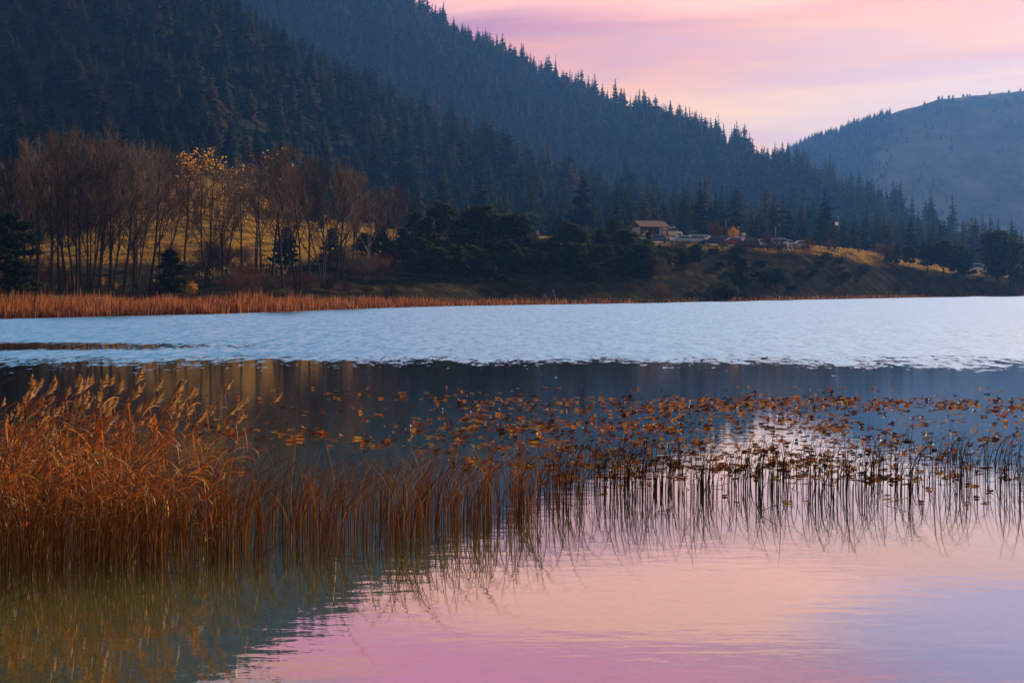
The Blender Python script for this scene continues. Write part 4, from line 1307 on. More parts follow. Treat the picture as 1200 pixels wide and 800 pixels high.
def lilies():
    r = np.random.default_rng(29)
    kinds = ['flat', 'flat', 'flat', 'curl', 'curl', 'fold', 'up', 'curl', 'flat', 'curl', 'flat', 'flat', 'flat', 'curl']
    proto = [lily_mesh('lily_%d' % i, 400 + i, kd, [M['lily_one']]) for i, kd in enumerate(kinds)]
    P = []
    def add(n, cx, cy, sx, sy, big=1.0):
        for _ in range(n): P.append((r.normal(cx, sx), r.normal(cy, sy), big))
    def band(n, x0, x1, y0, y1):
        for _ in range(int(n * 1.9)): P.append((r.uniform(x0, x1), r.uniform(y0, y1), 1.0))
    band(330, 720, 1210, 466, 482)
    band(330, 540, 1000, 466, 505)
    band(120, 220, 560, 455, 530)
    band(230, 480, 800, 490, 548)
    band(200, 700, 1000, 500, 562)
    band(200, 900, 1205, 484, 562)
    band(70, 380, 1205, 452, 468)
    band(170, 540, 1200, 470, 560)
    band(110, 1210, 1420, 464, 560)
    band(26, 640, 1200, 560, 590)
    band(28, 30, 300, 490, 560)
    clusters = [(565, 475), (610, 470), (520, 468), (480, 505), (435, 520), (345, 510), (370, 505), (600, 505), (640, 500), (660, 525), (610, 548), (690, 545), (720, 535), (760, 480), (790, 475),
                (850, 475), (880, 470), (930, 468), (1000, 470), (1060, 472), (1120, 475), (1180, 480), (710, 560), (665, 560), (890, 530), (965, 500), (1045, 515), (1100, 535), (1165, 515), (850, 550), (910, 545),
                (740, 520), (770, 500), (820, 520), (640, 520), (575, 490), (680, 480), (705, 470), (240, 498), (265, 505), (110, 530), (950, 540), (1035, 560), (790, 545), (560, 545)]
    for cx, cy in clusters:
        m = r.integers(12, 28)
        for _ in range(m): P.append((cx + r.normal(0, 11), cy + r.normal(0, 3.2), 1.15))
    P = np.array(P); P[:, 1] = np.clip(P[:, 1], 450, 592)
    S = np.clip(r.normal(.66, .21, len(P)), .3, 1.5) * P[:, 2] * np.interp(P[:, 1], [450, 480, 560], [.95, .9, .8])
    kd = r.integers(0, len(kinds), len(P)); S = np.where(np.isin(kd, [5, 6, 8]), S * .6, S)
    rz = r.uniform(0, 6.28, len(P)); rx = r.normal(0, .10, len(P))
    size = S / dist(P[:, 1]) * np.where(np.isin(kd, [0, 1, 2]), .55, 1)
    vis = (P[:, 0] > 3) & (P[:, 0] < 1197)
    pick = np.argsort(-size * vis)[:300]
    ps = set(pick.tolist())
    names = {'flat': ('floating flat lily leaf', 'flat lily leaves'), 'curl': ('curled up withered lily leaf', 'curled lily leaves'), 'fold': ('folded withered lily leaf', 'folded lily leaves'), 'up': ('lily leaf standing upright on its stalk', 'upright lily leaves')}
    for i in pick:
        x, y, _ = P[i]
        o = link('lily_leaf', proto[kd[i]][1], None, at_row(x, y, 0.0))
        o.scale = (S[i],) * 3; o.rotation_euler = (rx[i], 0, rz[i])
        nm, gr = names[kinds[kd[i]]]
        if x < 480: wh, wg = 'in the dark water near the plumed reeds', 'near the plumed reeds'
        elif x < 760: wh, wg = 'in the crowded middle of the lily patch', 'in the crowded middle'
        else: wh, wg = 'on the bright sky reflection', 'on the bright reflection'
        tag(o, nm + ' ' + wh, 'lily leaf', gr + ' ' + wg)
    V, Q = [], []; off = 0
    base = [(np.array(p[0].v), np.array(p[0].q)) for p in proto]
    for i in range(len(P)):
        if i in ps: continue
        v, q = base[kd[i]]
        v = v * S[i]
        c, s = math.cos(rx[i]), math.sin(rx[i])
        v = np.stack([v[:, 0], v[:, 1] * c - v[:, 2] * s, v[:, 1] * s + v[:, 2] * c], 1)
        c, s = math.cos(rz[i]), math.sin(rz[i])
        v = np.stack([v[:, 0] * c - v[:, 1] * s, v[:, 0] * s + v[:, 1] * c, v[:, 2]], 1)
        v = v + np.array(at_row(P[i, 0], P[i, 1], .001))
        V.append(v); Q.append(q + off); off += len(v)
    me = np_mesh('lily_leaves', np.concatenate(V), np.concatenate(Q), None, [M['lily']], None, True)
    tag(link('lily_leaves', me), 'scattered patch of withered orange and brown water lily leaves', None, None, 'stuff')
    print('lilies', len(P))


lilies()

# ------------------------------------------------------------------ plateau road, pavilion, cars, people
def paint(name, col, rough=.16):
    m = plain(name, col, rough, .0, .6, .04, 2.0)
    return m


M['tyre'] = plain('tyre_rubber', (.02, .02, .02), .8)
M['rim'] = plain('wheel_rim', (.45, .46, .48), .35, .8)
M['glass'] = plain('car_glass', (.03, .04, .05), .05, 0, .6, .05)
M['wood'] = plain('stained_timber', (.10, .05, .03), .7, scale=6)
M['tiles'] = plain('roof_tiles', (.42, .22, .15), .8, scale=5)
M['canvas'] = plain('pale_wall_sheet', (.72, .70, .66), .8, scale=2)
M['steel'] = plain('grey_steel', (.05, .05, .055), .6, 0, .2)
M['lampglass'] = plain('lamp_cover', (.6, .6, .58), .3)
M['concrete'] = plain('concrete', (.35, .33, .30), .9)
M['gravel'] = plain('pale_gravel', (.46, .34, .26), .95, spec=.05, var=.3, scale=1.5)


def road():
    xs = np.linspace(560, 930, 140); rows = np.linspace(0, 1, 6)
    V = []
    for t in rows:
        for x in xs:
            u = (x - 600) / F
            D = np.interp(x, [560, 700, 780, 960, 975], [243, 249, 253, 263, 268]) + t * np.interp(x, [560, 780, 960], [6, 9, 10])
            V.append((u * D, D, float(height_uD(u, D)[0]) + .06))
    nu = len(xs)
    i = np.arange(5)[:, None] * nu + np.arange(nu - 1)[None]
    q = np.stack([i, i + 1, i + nu + 1, i + nu], -1).reshape(-1, 4)
    tag(link('parking_road', np_mesh('parking_road', V, q, None, [M['gravel']], None, True)), 'pale gravel parking strip along the top of the bank', None, None, 'structure')


road()


def pavilion():
    X, Y, Z = ground(761, 283)
    root = empty('picnic_pavilion', (X, Y, Z - .02), R(24))
    tag(root, 'open timber pavilion with red brown tiled roof on the grassy plateau', 'pavilion')
    L, W, Hh, rid = 5.9, 3.8, 2.0, 3.1
    b = MB(); b.box(0, 0, .06, L + .3, W + .3, .16); b.mesh
    link('floor', b.mesh('pav_floor', [M['concrete']]), root)
    rb = MB(); ov = .45
    x0, x1 = -L / 2 - ov, L / 2 + ov; y0 = W / 2 + ov; e = Hh - .12
    for s in (-1, 1):
        for dz in (0, .10):
            pass
        a, c, d, f = (x0, s * y0, e), (x1, s * y0, e), (x1, 0, rid), (x0, 0, rid)
        up = .10
        A, C_, D_, F_ = [(p[0], p[1], p[2] + up) for p in (a, c, d, f)]
        rb.quad(A, C_, D_, F_); rb.quad(a, f, d, c); rb.quad(a, c, C_, A); rb.quad(a, A, F_, f); rb.quad(c, d, D_, C_)
    roof = link('roof', rb.mesh('pav_roof', [M['tiles']]), root)
    for s, xx in ((-1, -L / 2 - .12), (1, L / 2 + .12)):
        g = MB()
        for k in (-.04, .04):
            g.tri((xx + k, -W / 2 - .2, Hh - .05), (xx + k, W / 2 + .2, Hh - .05), (xx + k, 0, rid - .06))
        link('gable', g.mesh('pav_gable', [M['wood']]), root)
    bm_ = MB()
    for s in (-1, 1): bm_.box(0, s * W / 2, Hh - .1, L + .2, .16, .18)
    link('beam', bm_.mesh('pav_beam', [M['wood']]), root)
    for i in range(4):
        for s in (-1, 1):
            p = MB(); p.box(-L / 2 + L * i / 3, s * W / 2, Hh / 2 + .02, .2, .2, Hh - .26)
            link('post', p.mesh('pav_post', [M['wood']]), root)
    w = MB(); w.box(-L / 2 + .02, 0, 1.0, .06, W - .3, 1.7); link('wall_panel', w.mesh('pav_wall', [M['canvas']]), root)
    w = MB(); w.box(-L / 3 + .02, W / 2 - .02, 1.0, L / 3 - .3, .06, 1.7); link('wall_panel', w.mesh('pav_wall', [M['canvas']]), root)
    w = MB(); w.box(.0, W / 2 - .02, .95, L / 3 - .3, .06, 1.6); link('wall_panel', w.mesh('pav_wall', [M['canvas']]), root)


pavilion()


def loft(b, secs):
    """secs: (x, [(y, z), ...]) half outlines from bottom centre to top centre"""
    rings = []
    for x, o in secs:
        n = len(b.v)
        ring = [(x, y, z) for y, z in o] + [(x, -y, z) for y, z in reversed(o)]
        b.v += ring; rings.append((n, len(ring)))
    for (n0, k), (n1, _) in zip(rings, rings[1:]):
        for i in range(k):
            j = (i + 1) % k
            b.q.append((n0 + i, n1 + i, n1 + j, n0 + j)); b.qm.append(b.mat)
    for (n0, k), rev in ((rings[0], False), (rings[-1], True)):
        h = k // 2
        for i in range(h - 1):
            f = (n0 + i, n0 + i + 1, n0 + k - 2 - i, n0 + k - 1 - i)
            b.q.append(f[::-1] if rev else f); b.qm.append(b.mat)


CAR = {}


def car_parts(kind):
    if kind in CAR: return CAR[kind]
    if kind == 'hatch': L, Wd, belt, roof, hood, cab = 4.0, 1.72, .92, 1.48, .88, (-1.85, -1.45, .35, 1.05)
    elif kind == 'sedan': L, Wd, belt, roof, hood, cab = 4.5, 1.76, .90, 1.43, .86, (-1.55, -.95, .45, 1.15)
    elif kind == 'suv': L, Wd, belt, roof, hood, cab = 4.4, 1.84, 1.05, 1.72, 1.02, (-2.05, -1.75, .40, 1.0)
    else: L, Wd, belt, roof, hood, cab = 4.9, 1.92, 1.15, 2.05, 1.12, (-2.40, -2.25, 1.0, 1.7)
    w = Wd / 2; x0, x1 = -L / 2, L / 2
    b = MB()

    def low(x, top, ww, bot=.26): return (x, [(ww * .9, bot), (ww, bot + .12), (ww, top - .22), (ww * .94, top - .04), (ww * .55, top)])
    tl = belt if kind != 'sedan' else belt - .02
    loft(b, [low(x0, tl - .22, w * .84, .36), low(x0 + .12, tl - .04, w * .95, .28), low(x0 + .6, tl, w), low(cab[3] - .1, belt, w), low(cab[3] + .35, hood, w * .98), low(x1 - .25, hood - .14, w * .93), low(x1 - .04, hood - .30, w * .82, .34)])

    def up(x, zb, zt, f=1): return (x, [(w * .93, zb), (w * .93 - (zt - zb) * .28, zt), (w * .3, zt + .03)])
    e = .001
    loft(b, [up(cab[0], belt - .03, belt + e), up(cab[1], belt - .03, roof - .05), up((cab[1] + cab[2]) / 2, belt - .03, roof), up(cab[2], belt - .03, roof - .03), up(cab[3], belt - .03, belt + e)])
    body = b.mesh('car_body_' + kind, [paint('car_paint', (.6, .6, .6))], False)
    parts = [('body', body)]

    def pane(name, pts):
        p = MB(); p.quad(*pts); return (name, p.mesh('car_' + name, [M['glass']]))
    yt, yb = w * .93 - (roof - belt) * .28, w * .93
    o = .015
    f = lambda a, c, t: a + (c - a) * t
    for s in (-1, 1):
        xr0, xr1 = f(cab[0], cab[1], .25), f(cab[1], cab[1], .9)
        zb, zt = belt + .05, roof - .13
        yb2, yt2 = s * (f(yb, yt, .09) + o), s * (f(yb, yt, .80) + o)
        mid = (cab[1] + cab[2]) / 2
        for (a0, a1, t0, t1) in ((f(cab[0], cab[1], .42), mid - .06, f(cab[0], cab[1], .95), mid - .06), (mid + .06, f(cab[3], cab[2], .22), mid + .06, f(cab[3], cab[2], .86))):
            if kind == 'van' and a0 < -1: continue
            parts.append(pane('side_window', [(a0, yb2, zb), (a1, yb2, zb), (t1, yt2, zt), (t0, yt2, zt)]))
    zf = lambda t: f(belt, roof - .03, t)
    parts.append(pane('windscreen', [(f(cab[3], cab[2], .12) + o * 2, -f(yb, yt, .12) * .9, zf(.12)), (f(cab[3], cab[2], .12) + o * 2, f(yb, yt, .12) * .9, zf(.12)), (f(cab[3], cab[2], .88) + o * 2, f(yb, yt, .88) * .9, zf(.88)), (f(cab[3], cab[2], .88) + o * 2, -f(yb, yt, .88) * .9, zf(.88))]))
    zf = lambda t: f(belt, roof - .05, t)
    parts.append(pane('rear_window', [(f(cab[0], cab[1], .2) - o * 2, f(yb, yt, .2) * .88, zf(.2)), (f(cab[0], cab[1], .2) - o * 2, -f(yb, yt, .2) * .88, zf(.2)), (f(cab[0], cab[1], .85) - o * 2, -f(yb, yt, .85) * .88, zf(.85)), (f(cab[0], cab[1], .85) - o * 2, f(yb, yt, .85) * .88, zf(.85))]))
    for sx in (x0 + .78, x1 - .82):
        for s in (-1, 1):
            wv = MB(); wv.tube([(sx, s * (w - .20), .32), (sx, s * (w + .01), .32)], .32, 14, True)
            wv.mat = 1; wv.tube([(sx, s * (w + .011), .32), (sx, s * (w + .02), .32)], .19, 10, True)
            parts.append(('wheel', wv.mesh('car_wheel', [M['tyre'], M['rim']])))
    for s in (-1, 1):
        hl = MB(); hl.box(x1 - .09, s * w * .62, hood - .30, .10, .34, .13); parts.append(('headlight', hl.mesh('car_headlight', [M['lampglass']])))
    CAR[kind] = parts
    return parts


PAINT = {}


def car(x, D, kind, col, rz, label):
    X, Y, Z = ground(x, D)
    o = plant('car' + kind, 'parked_car' if kind != 'van' else 'parked_van', car_parts(kind), (X, Y, Z + .05), 1.0, R(rz), label, 'car' if kind != 'van' else 'van', 'cars parked along the top of the bank')
    if col not in PAINT: PAINT[col] = paint('paint', col)
    return o, PAINT[col]


WHITE, SILVER, PALE, NAVY, RED, BLACK, BLUE = (.86, .87, .88), (.60, .64, .68), (.50, .62, .74), (.03, .06, .14), (.42, .02, .03), (.02, .022, .028), (.10, .18, .32)
cars = []
for x, D, kd, col, rz, lab in [
    (636, 240, 'sedan', SILVER, 184, 'silver car alone in the meadow gap between the pines'),
    (746, 256, 'hatch', WHITE, 200, 'white hatchback glimpsed between pines below the pavilion'),
    (770, 257, 'sedan', BLUE, 178, 'blue saloon in the shade just below the pavilion'),
    (785, 286, 'van', WHITE, 8, 'white van standing behind the right end of the pavilion'),
    (797, 256, 'hatch', PALE, 205, 'pale blue hatchback angled towards the water, left end of the row'),
    (812, 258, 'suv', SILVER, 196, 'silver car next to the pale blue hatchback'),
    (824, 263, 'sedan', WHITE, 190, 'white car half behind the dark blue one'),
    (835, 257, 'suv', NAVY, 184, 'dark blue off-roader in the middle of the row'),
    (845, 265, 'hatch', BLUE, 178, 'blue car behind the person in dark red'),
    (857, 257, 'hatch', RED, 192, 'bright red car in the parked row'),
    (866, 263, 'sedan', WHITE, 186, 'white car between the red one and the black one'),
    (875, 257, 'suv', BLACK, 186, 'black off-roader right of the red car'),
    (885, 260, 'hatch', WHITE, 188, 'white hatchback just right of the black off-roader'),
    (894, 262, 'sedan', BLUE, 196, 'steel blue saloon behind the roadside bare bush'),
    (909, 263, 'suv', WHITE, 190, 'white off-roader between the two roadside bushes'),
    (920, 266, 'sedan', SILVER, 184, 'silver saloon beside the group of walkers'),
    (937, 270, 'hatch', WHITE, 188, 'white car half hidden by the large round brow bush'),
    (1147, 352, 'van', WHITE, 170, 'pinkish white van far down by the umbrella pine'),
    (1156, 343, 'hatch', WHITE, 160, 'white car just in front of the far van by the umbrella pine'),
]:
    cars.append(car(x, D, kd, col, rz, lab))
for o, m in cars:
    for c in o.children:
        if c.name.startswith('body'):
            c.material_slots[0].link = 'OBJECT'; c.material_slots[0].material = m
for c in bpy.data.objects:
    pass


# ---- people
def person_mesh(pose):
    me = bpy.data.meshes.new('skel')
    if pose == 'stand': hip = .92; kl, kr, fl, fr = (.10, .03, .49), (-.10, .0, .49), (.11, .0, .07), (-.12, .02, .07)
    elif pose == 'walk': hip = .90; kl, kr, fl, fr = (.09, -.20, .50), (-.09, .12, .48), (.09, -.30, .07), (-.09, .34, .12)
    else: hip = .45; kl, kr, fl, fr = (.13, -.42, .46), (-.13, -.40, .45), (.13, -.45, .07), (-.13, -.46, .07)
    sh = hip + .50
    V = [(0, 0, hip), (0, .01, hip + .22), (0, 0, sh - .03), (0, -.01, sh + .08), (0, -.03, sh + .17), (0, -.03, sh + .29),
         (.09, 0, hip - .03), kl, (fl[0], fl[1] + .02, fl[2] + .03), (fl[0] + .01, fl[1] - .17, fl[2] - .03),
         (-.09, 0, hip - .03), kr, (fr[0], fr[1] + .02, fr[2] + .03), (fr[0] - .01, fr[1] - .17, fr[2] - .03),
         (.19, 0, sh), (.24, .02, sh - .28), (.25, -.10, sh - .50), (.25, -.15, sh - .60),
         (-.19, 0, sh), (-.24, .03, sh - .28), (-.25, -.04, sh - .52), (-.25, -.06, sh - .62)]
    E = [(0, 1), (1, 2), (2, 3), (3, 4), (4, 5), (0, 6), (6, 7), (7, 8), (8, 9), (0, 10), (10, 11), (11, 12), (12, 13), (2, 14), (14, 15), (15, 16), (16, 17), (2, 18), (18, 19), (19, 20), (20, 21)]
    rad = [.15, .135, .15, .06, .09, .085, .10, .072, .05, .04, .10, .072, .05, .04, .075, .055, .042, .04, .075, .055, .042, .04]
    me.from_pydata(V, E, [])
    o = bpy.data.objects.new('skel', me); COL.objects.link(o)
    md = o.modifiers.new('skin', 'SKIN'); md.use_smooth_shade = True
    for i, r_ in enumerate(rad): me.skin_vertices[0].data[i].radius = (r_, r_ * (.8 if i in (0, 1, 2) else 1))
    me.skin_vertices[0].data[0].use_root = True
    o.modifiers.new('sub', 'SUBSURF').levels = 1; o.modifiers['sub'].render_levels = 1
    dg = bpy.context.evaluated_depsgraph_get()
    ev = o.evaluated_get(dg)
    out = bpy.data.meshes.new_from_object(ev)
    bpy.data.objects.remove(o)
    for m in ('skin', 'jacket', 'trousers', 'shoe'): out.materials.append(M[m])
    for p in out.polygons:
        c = p.center
        if c.z > sh + .10 or (abs(c.x) > .2 and c.z < sh - .53 and pose != 'sit') : k = 0
        elif c.z > hip - .06 and (pose != 'sit' or c.y > -.14 or c.z > hip + .13): k = 1
        elif c.z < .13: k = 3
        else: k = 2
        p.material_index = k; p.use_smooth = True
    hb = MB()
    for i in range(5):
        for j in range(10):
            def P(a, b): 
                th = a / 5 * 1.65; ph = b / 10 * 2 * PI
                return (.102 * math.sin(th) * math.cos(ph), -.02 + .112 * math.sin(th) * math.sin(ph) + .012, sh + .235 + .125 * math.cos(th))
            hb.quad(P(i, j), P(i + 1, j), P(i + 1, j + 1), P(i, j + 1))
    return [('body', out), ('hair', hb.mesh('person_hair', [M['hair']], True))]


M['skin'] = plain('skin', (.45, .27, .19), .6)
M['jacket'] = plain('jacket', (.03, .03, .035), .8)
M['trousers'] = plain('trousers', (.03, .035, .05), .85)
M['shoe'] = plain('shoe', (.02, .02, .02), .6)
M['hair'] = plain('dark_hair', (.025, .018, .013), .6)
PP = {k: person_mesh(k) for k in ('stand', 'walk', 'sit')}
JK = {}
people = []
for x, D, pose, jc, rz, lab in [
    (846.5, 254, 'stand', (.16, .02, .03), 150, 'person in a dark red jacket standing in front of the blue car'),
    (784, 254, 'stand', (.02, .02, .02), 90, 'person in black standing left of the first angled hatchback'),
    (780.5, 255, 'walk', (.14, .05, .04), 70, 'person in brown walking beside the one in black'),
    (881, 254, 'stand', (.02, .02, .025), 0, 'person in black leaning at the rear of the black off-roader'),
    (921, 258, 'walk', (.02, .02, .02), 60, 'person in black leading a walking group near the silver saloon'),
    (926, 259, 'walk', (.02, .02, .022), 70, 'person in black following close behind the leader of the group'),
    (928, 258, 'walk', (.7, .68, .68), 70, 'person in a white jacket at the tail of the walking group'),
    (931, 261, 'stand', (.5, .06, .05), 0, 'person in red standing right of the walking group'),
    (954.5, 259, 'walk', (.05, .12, .18), 100, 'person in a blue jacket on the slope by the large round bush'),
    (957.5, 259.5, 'walk', (.02, .02, .02), 100, 'person in black on the slope beside the one in blue'),
    (971, 277, 'stand', (.03, .035, .06), 20, 'person in navy under the left bough of the thorn tree'),
    (978, 275, 'stand', (.02, .02, .02), 0, 'person in black under the thorn tree'),
    (975.5, 274, 'sit', (.6, .58, .56), 0, 'person in pale clothes sitting at the foot of the thorn tree'),
    (630, 274, 'stand', (.5, .28, .25), 0, 'person in a pinkish top on the meadow beyond the silver car'),
    (638, 183.5, 'sit', (.55, .12, .02), 10, 'person in orange sitting at the water edge'),
    (648, 184.5, 'stand', (.03, .08, .22), 0, 'person in blue standing at the water edge'),
    (33, 128.5, 'stand', (.02, .02, .02), 30, 'small dark person on the gravel track by the low cedar'),
]:
    X, Y, Z = ground(x, D)
    o = plant('person' + pose, 'person', PP[pose], (X, Y, Z + (.04 if 775 < x < 935 else 0)), 1.0, R(rz), lab, 'person', 'people on the far bank')
    if jc not in JK: JK[jc] = plain('jacket_cloth', jc, .8)
    people.append((o, JK[jc]))
for o, m in people:
    for c in o.children:
        if c.name.startswith('body'):
            c.material_slots[1].link = 'OBJECT'; c.material_slots[1].material = m


# ---- lamp posts, flag, sign, picnic table
def lamp(x, D, top, lab):
    X, Y, Z = ground(x, D); H = zrow(top, D) - Z
    root = empty('street_lamp', (X, Y, Z - .02)); tag(root, lab, 'street lamp', 'street lamps by the car park')
    p = MB(); p.tube([(0, 0, 0), (0, 0, .5), (0, 0, H - .25)], [.11, .08, .06], 8, True); link('pole', p.mesh('lamp_pole', [M['steel']], True), root)
    h = MB(); h.tube([(.0, 0, H - .25), (.2, 0, H - .08), (.35, 0, H - .05)], [.05, .045, .04], 6, True); link('arm', h.mesh('lamp_arm', [M['steel']], True), root)
    h = MB(); h.tube([(.30, 0, H - .09), (.45, 0, H - .04), (.65, 0, H - .08)], [.07, .12, .06], 8, True); link('lamp_head', h.mesh('lamp_head', [M['steel']], True), root)


lamp(850.6, 272, 256.5, 'thin dark lamp post rising above the red car and yellow bush')
lamp(908.6, 270, 263.5, 'thin dark lamp post above the roadside bare bush')


def flagpole():
    D = 284; X, Y, Z = ground(982.5, D); H = zrow(255, D) - Z
    root = empty('flagpole', (X, Y, Z - .02)); tag(root, 'slim flagpole with a wind blown dark flag above the thorn tree', 'flagpole')
    p = MB(); p.tube([(0, 0, 0), (0, 0, H)], [.06, .035], 8, True); link('pole', p.mesh('flag_pole', [M['steel']], True), root)
    p = MB(); p.tube([(0, 0, H), (0, 0, H + .10), (0, 0, H + .2)], [.09, .11, .02], 8, True); link('finial', p.mesh('flag_finial', [M['lampglass']], True), root)
    f = MB(); nu, nv = 12, 6
    for j in range(nv + 1):
        for i in range(nu + 1):
            s, t = i / nu, j / nv
            f.v.append((-.05 - 1.7 * s, .14 * math.sin(6.5 * s + 1.2 * t) * s, H - .45 - 1.35 * t - .45 * s ** 1.4 + .12 * math.sin(5 * s)))
    for j in range(nv):
        for i in range(nu):
            a = j * (nu + 1) + i
            f.q.append((a, a + 1, a + nu + 2, a + nu + 1)); f.qm.append(1 if i < 4 and 2 <= j < 5 else 0)
    m1 = leafy('flag_cloth_dark', [(0, (.035, .03, .045)), (1, (.035, .03, .045))], .2); m2 = leafy('flag_cloth_pale', [(0, (.55, .52, .55)), (1, (.55, .52, .55))], .3)
    link('flag', f.mesh('flag', [m1, m2], True), root)


flagpole()


def sign():
    X, Y, Z = ground(871.5, 267)
    root = empty('road_sign', (X, Y, Z - .02)); tag(root, 'small pale sign board with dark top on a post behind the parked row', 'sign')
    p = MB(); p.tube([(0, 0, 0), (0, 0, 1.7)], .04, 8, True); link('post', p.mesh('sign_post', [M['steel']]), root)
    p = MB(); p.box(0, -.05, 2.0, .75, .05, .6); link('board', p.mesh('sign_board', [M['lampglass']]), root)
    p = MB(); p.box(0, -.055, 2.42, .80, .07, .2); link('top_panel', p.mesh('sign_top', [M['steel']]), root)


sign()


def picnic_table():
    X, Y, Z = ground(994, 276)
    root = empty('picnic_table', (X, Y, Z), R(8)); tag(root, 'dark timber picnic table on the golden brow below the thorn tree', 'picnic table')
    p = MB(); p.box(0, 0, .76, 1.9, .8, .06); link('tabletop', p.mesh('table_top', [M['wood']]), root)
    for s in (-1, 1):
        p = MB(); p.box(0, s * .75, .45, 1.9, .28, .05); link('bench', p.mesh('table_bench', [M['wood']]), root)
    for s in (-1, 1):
        p = MB()
        for q in (-1, 1): p.tube([(s * .7, q * .72, 0), (s * .7, q * .22, .74)], .05, 6, True)
        p.box(s * .7, 0, .38, .07, 1.6, .08)
        link('leg', p.mesh('table_leg', [M['wood']]), root)


picnic_table()


# ------------------------------------------------------------------ haze
def haze_box():
    b = MB(); b.box(0, 1000, 206, 3900, 2300, 424)
    m = bpy.data.materials.new('blue_haze')
    nt, N, L = nodes_of(m)
    out = N.new('ShaderNodeOutputMaterial')
    v = N.new('ShaderNodeVolumePrincipled')
    v.inputs['Color'].default_value = (.12, .34, .93, 1)
    v.inputs['Density'].default_value = HAZE
    v.inputs['Anisotropy'].default_value = .4
    L.new(v.outputs[0], out.inputs['Volume'])
    return tag(link('haze', b.mesh('haze', [m])), 'thin blue haze hanging over the lake and hills', None, None, 'stuff')


HAZE = 0.00019
haze_box()


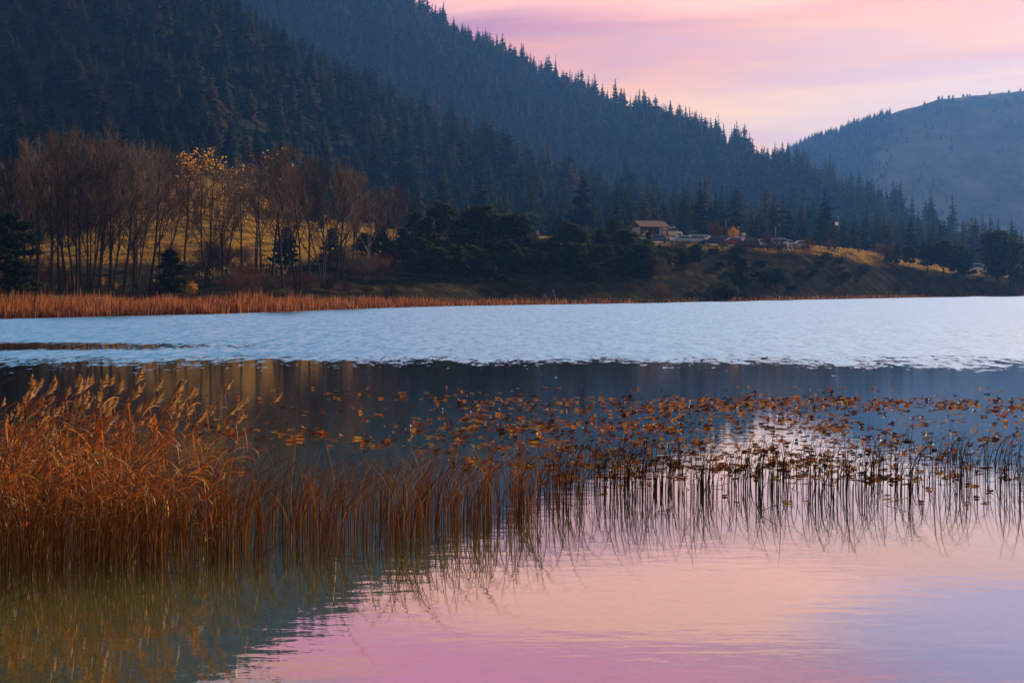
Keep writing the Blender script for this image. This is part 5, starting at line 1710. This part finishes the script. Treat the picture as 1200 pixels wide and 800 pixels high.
# ------------------------------------------------------------------ sky and sun
def build_world():
    w = bpy.data.worlds.new('World'); sc.world = w
    w.use_nodes = True
    nt = w.node_tree; N, L = nt.nodes, nt.links
    N.clear()
    out = N.new('ShaderNodeOutputWorld')
    tc = N.new('ShaderNodeTexCoord')
    sep = N.new('ShaderNodeSeparateXYZ'); L.new(tc.outputs['Generated'], sep.inputs[0])

    def math_(op, a, b=None, c=None, clamp=False):
        x = N.new('ShaderNodeMath'); x.operation = op; x.use_clamp = clamp
        for i, v in enumerate((a, b, c)):
            if v is None: continue
            if isinstance(v, (int, float)): x.inputs[i].default_value = v
            else: L.new(v, x.inputs[i])
        return x.outputs[0]

    def noise(sx, sy, sz, scale, detail, dist_=0.0, off=(0, 0, 0)):
        mp = N.new('ShaderNodeMapping'); mp.inputs['Scale'].default_value = (sx, sy, sz); mp.inputs['Location'].default_value = off
        mp.inputs['Rotation'].default_value = (0, R(-6), 0)
        L.new(tc.outputs['Generated'], mp.inputs['Vector'])
        t = N.new('ShaderNodeTexNoise'); t.inputs['Scale'].default_value = scale; t.inputs['Detail'].default_value = detail
        t.inputs['Distortion'].default_value = dist_
        L.new(mp.outputs[0], t.inputs['Vector'])
        return t.outputs['Fac']

    def mixc(fac, a, b, mode='MIX'):
        x = N.new('ShaderNodeMix'); x.data_type = 'RGBA'; x.blend_type = mode
        if isinstance(fac, (int, float)): x.inputs[0].default_value = fac
        else: L.new(fac, x.inputs[0])
        for i, v in ((6, a), (7, b)):
            if isinstance(v, tuple): x.inputs[i].default_value = (*v, 1)
            else: L.new(v, x.inputs[i])
        return x.outputs[2]

    def sstep(v, lo, hi):
        x = N.new('ShaderNodeMapRange'); x.interpolation_type = 'SMOOTHSTEP'
        L.new(v, x.inputs['Value']); x.inputs['From Min'].default_value = lo; x.inputs['From Max'].default_value = hi
        return x.outputs[0]
    e = sep.outputs['Z']
    n1 = noise(1.2, 1.2, 7, 2.2, 5, .6)
    ee = math_('ADD', e, math_('MULTIPLY_ADD', n1, .10, -.05))
    # towards the right (sun side) the warm band reaches higher
    ee = math_('SUBTRACT', ee, math_('MULTIPLY', math_('MAXIMUM', sep.outputs['X'], -.2), .16))
    rp = N.new('ShaderNodeValToRGB')
    ramp_set(rp, SKY_STOPS)
    mr = math_('MULTIPLY', math_('ADD', ee, .1), 1.6)
    L.new(mr, rp.inputs['Fac'])
    # soft streaks of lit cloud
    n2 = noise(1.0, 1.0, 9, 2.6, 6, .8, (3.1, 1.7, .4))
    cl = sstep(n2, .50, .68)
    col = mixc(math_('MULTIPLY', cl, .7), rp.outputs['Color'], CLOUD)
    n3 = noise(1.0, 1.0, 8, 2.2, 5, .5, (7.1, 4.7, 2.4))
    col = mixc(math_('MULTIPLY', sstep(n3, .52, .68), .55), col, LAVENDER)
    # a bank of sunset lit cloud overhead and a clearer lavender gap to its right
    uu = math_('DIVIDE', sep.outputs['X'], math_('MAXIMUM', sep.outputs['Y'], .05))

    def bank(u0, e0, ru, re):
        a = math_('DIVIDE', math_('SUBTRACT', uu, u0), ru); b = math_('DIVIDE', math_('SUBTRACT', e, e0), re)
        d = math_('ADD', math_('MULTIPLY', a, a), math_('MULTIPLY', b, b))
        d = math_('ADD', d, math_('MULTIPLY', math_('SUBTRACT', n2, .5), 4.0))
        return math_('MULTIPLY', math_('SUBTRACT', 1.0, sstep(d, .0, 1.6)), sstep(sep.outputs['Y'], .05, .3))
    col = mixc(math_('MULTIPLY', bank(.10, .215, .26, .030), .85), col, (1.75, .80, .46))
    col = mixc(math_('MULTIPLY', bank(.40, .235, .16, .045), .80), col, (.50, .42, .80))
    # glow round the (hidden) sun
    sd = Vector((math.sin(R(SUN_AZ)) * math.cos(R(SUN_EL)), math.cos(R(SUN_AZ)) * math.cos(R(SUN_EL)), math.sin(R(SUN_EL))))
    dp = N.new('ShaderNodeVectorMath'); dp.operation = 'DOT_PRODUCT'
    nn = N.new('ShaderNodeVectorMath'); nn.operation = 'NORMALIZE'; L.new(tc.outputs['Generated'], nn.inputs[0])
    L.new(nn.outputs[0], dp.inputs[0]); dp.inputs[1].default_value = sd
    g = math_('POWER', math_('MAXIMUM', dp.outputs['Value'], 0.0), 14.0)
    glow = mixc(1.0, col, mixc(math_('MULTIPLY', g, GLOW), (0, 0, 0), (1.0, .88, .74)), 'ADD')
    # the half of the sky away from the sun is already dusky
    dusk = math_('MULTIPLY_ADD', sstep(sep.outputs['Y'], -.35, .62), .76, .24)
    glow = mixc(1.0, glow, mixc(dusk, (0, 0, 0), (1, 1, 1)), 'MULTIPLY')
    veil = math_('MULTIPLY', sstep(uu, -.25, .55), sstep(e, .29, .36))
    glow = mixc(1.0, glow, mixc(math_('MULTIPLY', veil, math_('SUBTRACT', 1.0, sstep(e, .6, .9))), (0, 0, 0), (.38, .28, .17)), 'ADD')
    bg1 = N.new('ShaderNodeBackground'); L.new(glow, bg1.inputs['Color']); bg1.inputs['Strength'].default_value = SKY_K
    sky = N.new('ShaderNodeTexSky'); sky.sky_type = 'NISHITA'; sky.sun_disc = False
    sky.sun_elevation = R(SUN_EL); sky.sun_rotation = R(SUN_AZ); sky.air_density = 1.2; sky.dust_density = .6
    bg2 = N.new('ShaderNodeBackground'); L.new(sky.outputs[0], bg2.inputs['Color']); bg2.inputs['Strength'].default_value = NISHITA_K
    mx = N.new('ShaderNodeMixShader')
    L.new(sstep(ee, .50, .75), mx.inputs[0])
    L.new(bg1.outputs[0], mx.inputs[1]); L.new(bg2.outputs[0], mx.inputs[2])
    L.new(mx.outputs[0], out.inputs['Surface'])


def ss(c):   # position in the sky ramp of sine-of-elevation c
    return (c + .1) * 1.6


SKY_STOPS = [(ss(-.10), (.50, .44, .52)), (ss(.06), (1.1, .84, .62)), (ss(.10), (1.25, .76, .44)), (ss(.135), (1.25, .54, .27)), (ss(.165), (.86, .34, .36)), (ss(.195), (.54, .23, .42)), (ss(.235), (1.22, .37, .58)), (ss(.27), (1.3, .38, .74)), (ss(.30), (.60, .44, .62)), (ss(.325), (.05, .35, .58)), (ss(.50), (.04, .33, .58))]
CLOUD = (1.3, .55, .20)
LAVENDER = (.70, .42, .58)
GLOW = .32
SKY_K = 0.70
NISHITA_K = 0.05
build_world()
sl = bpy.data.lights.new('sun', 'SUN')
sl.energy = 5.0; sl.angle = R(.6); sl.color = (1.0, .80, .56)
so = bpy.data.objects.new('sun', sl); COL.objects.link(so)
so.rotation_euler = (R(90 - SUN_EL), 0, R(180 - SUN_AZ))
so.location = (300, 400, 200)

# ------------------------------------------------------------------ render settings
vs = sc.view_settings
sc.display_settings.display_device = 'sRGB'
vs.view_transform = 'Standard'; vs.look = 'None'; vs.exposure = 0.6; vs.gamma = 1.0
vs.use_curve_mapping = False
cy = sc.cycles
cy.use_denoising = True
try: cy.denoiser = 'OPENIMAGEDENOISE'
except Exception: pass
cy.max_bounces = 6; cy.diffuse_bounces = 2; cy.glossy_bounces = 3; cy.transmission_bounces = 4
cy.transparent_max_bounces = 12; cy.volume_bounces = 0
cy.caustics_reflective = False; cy.caustics_refractive = False
cy.sample_clamp_indirect = 6.0
cy.sample_clamp_direct = 0.0
sc.render.film_transparent = False
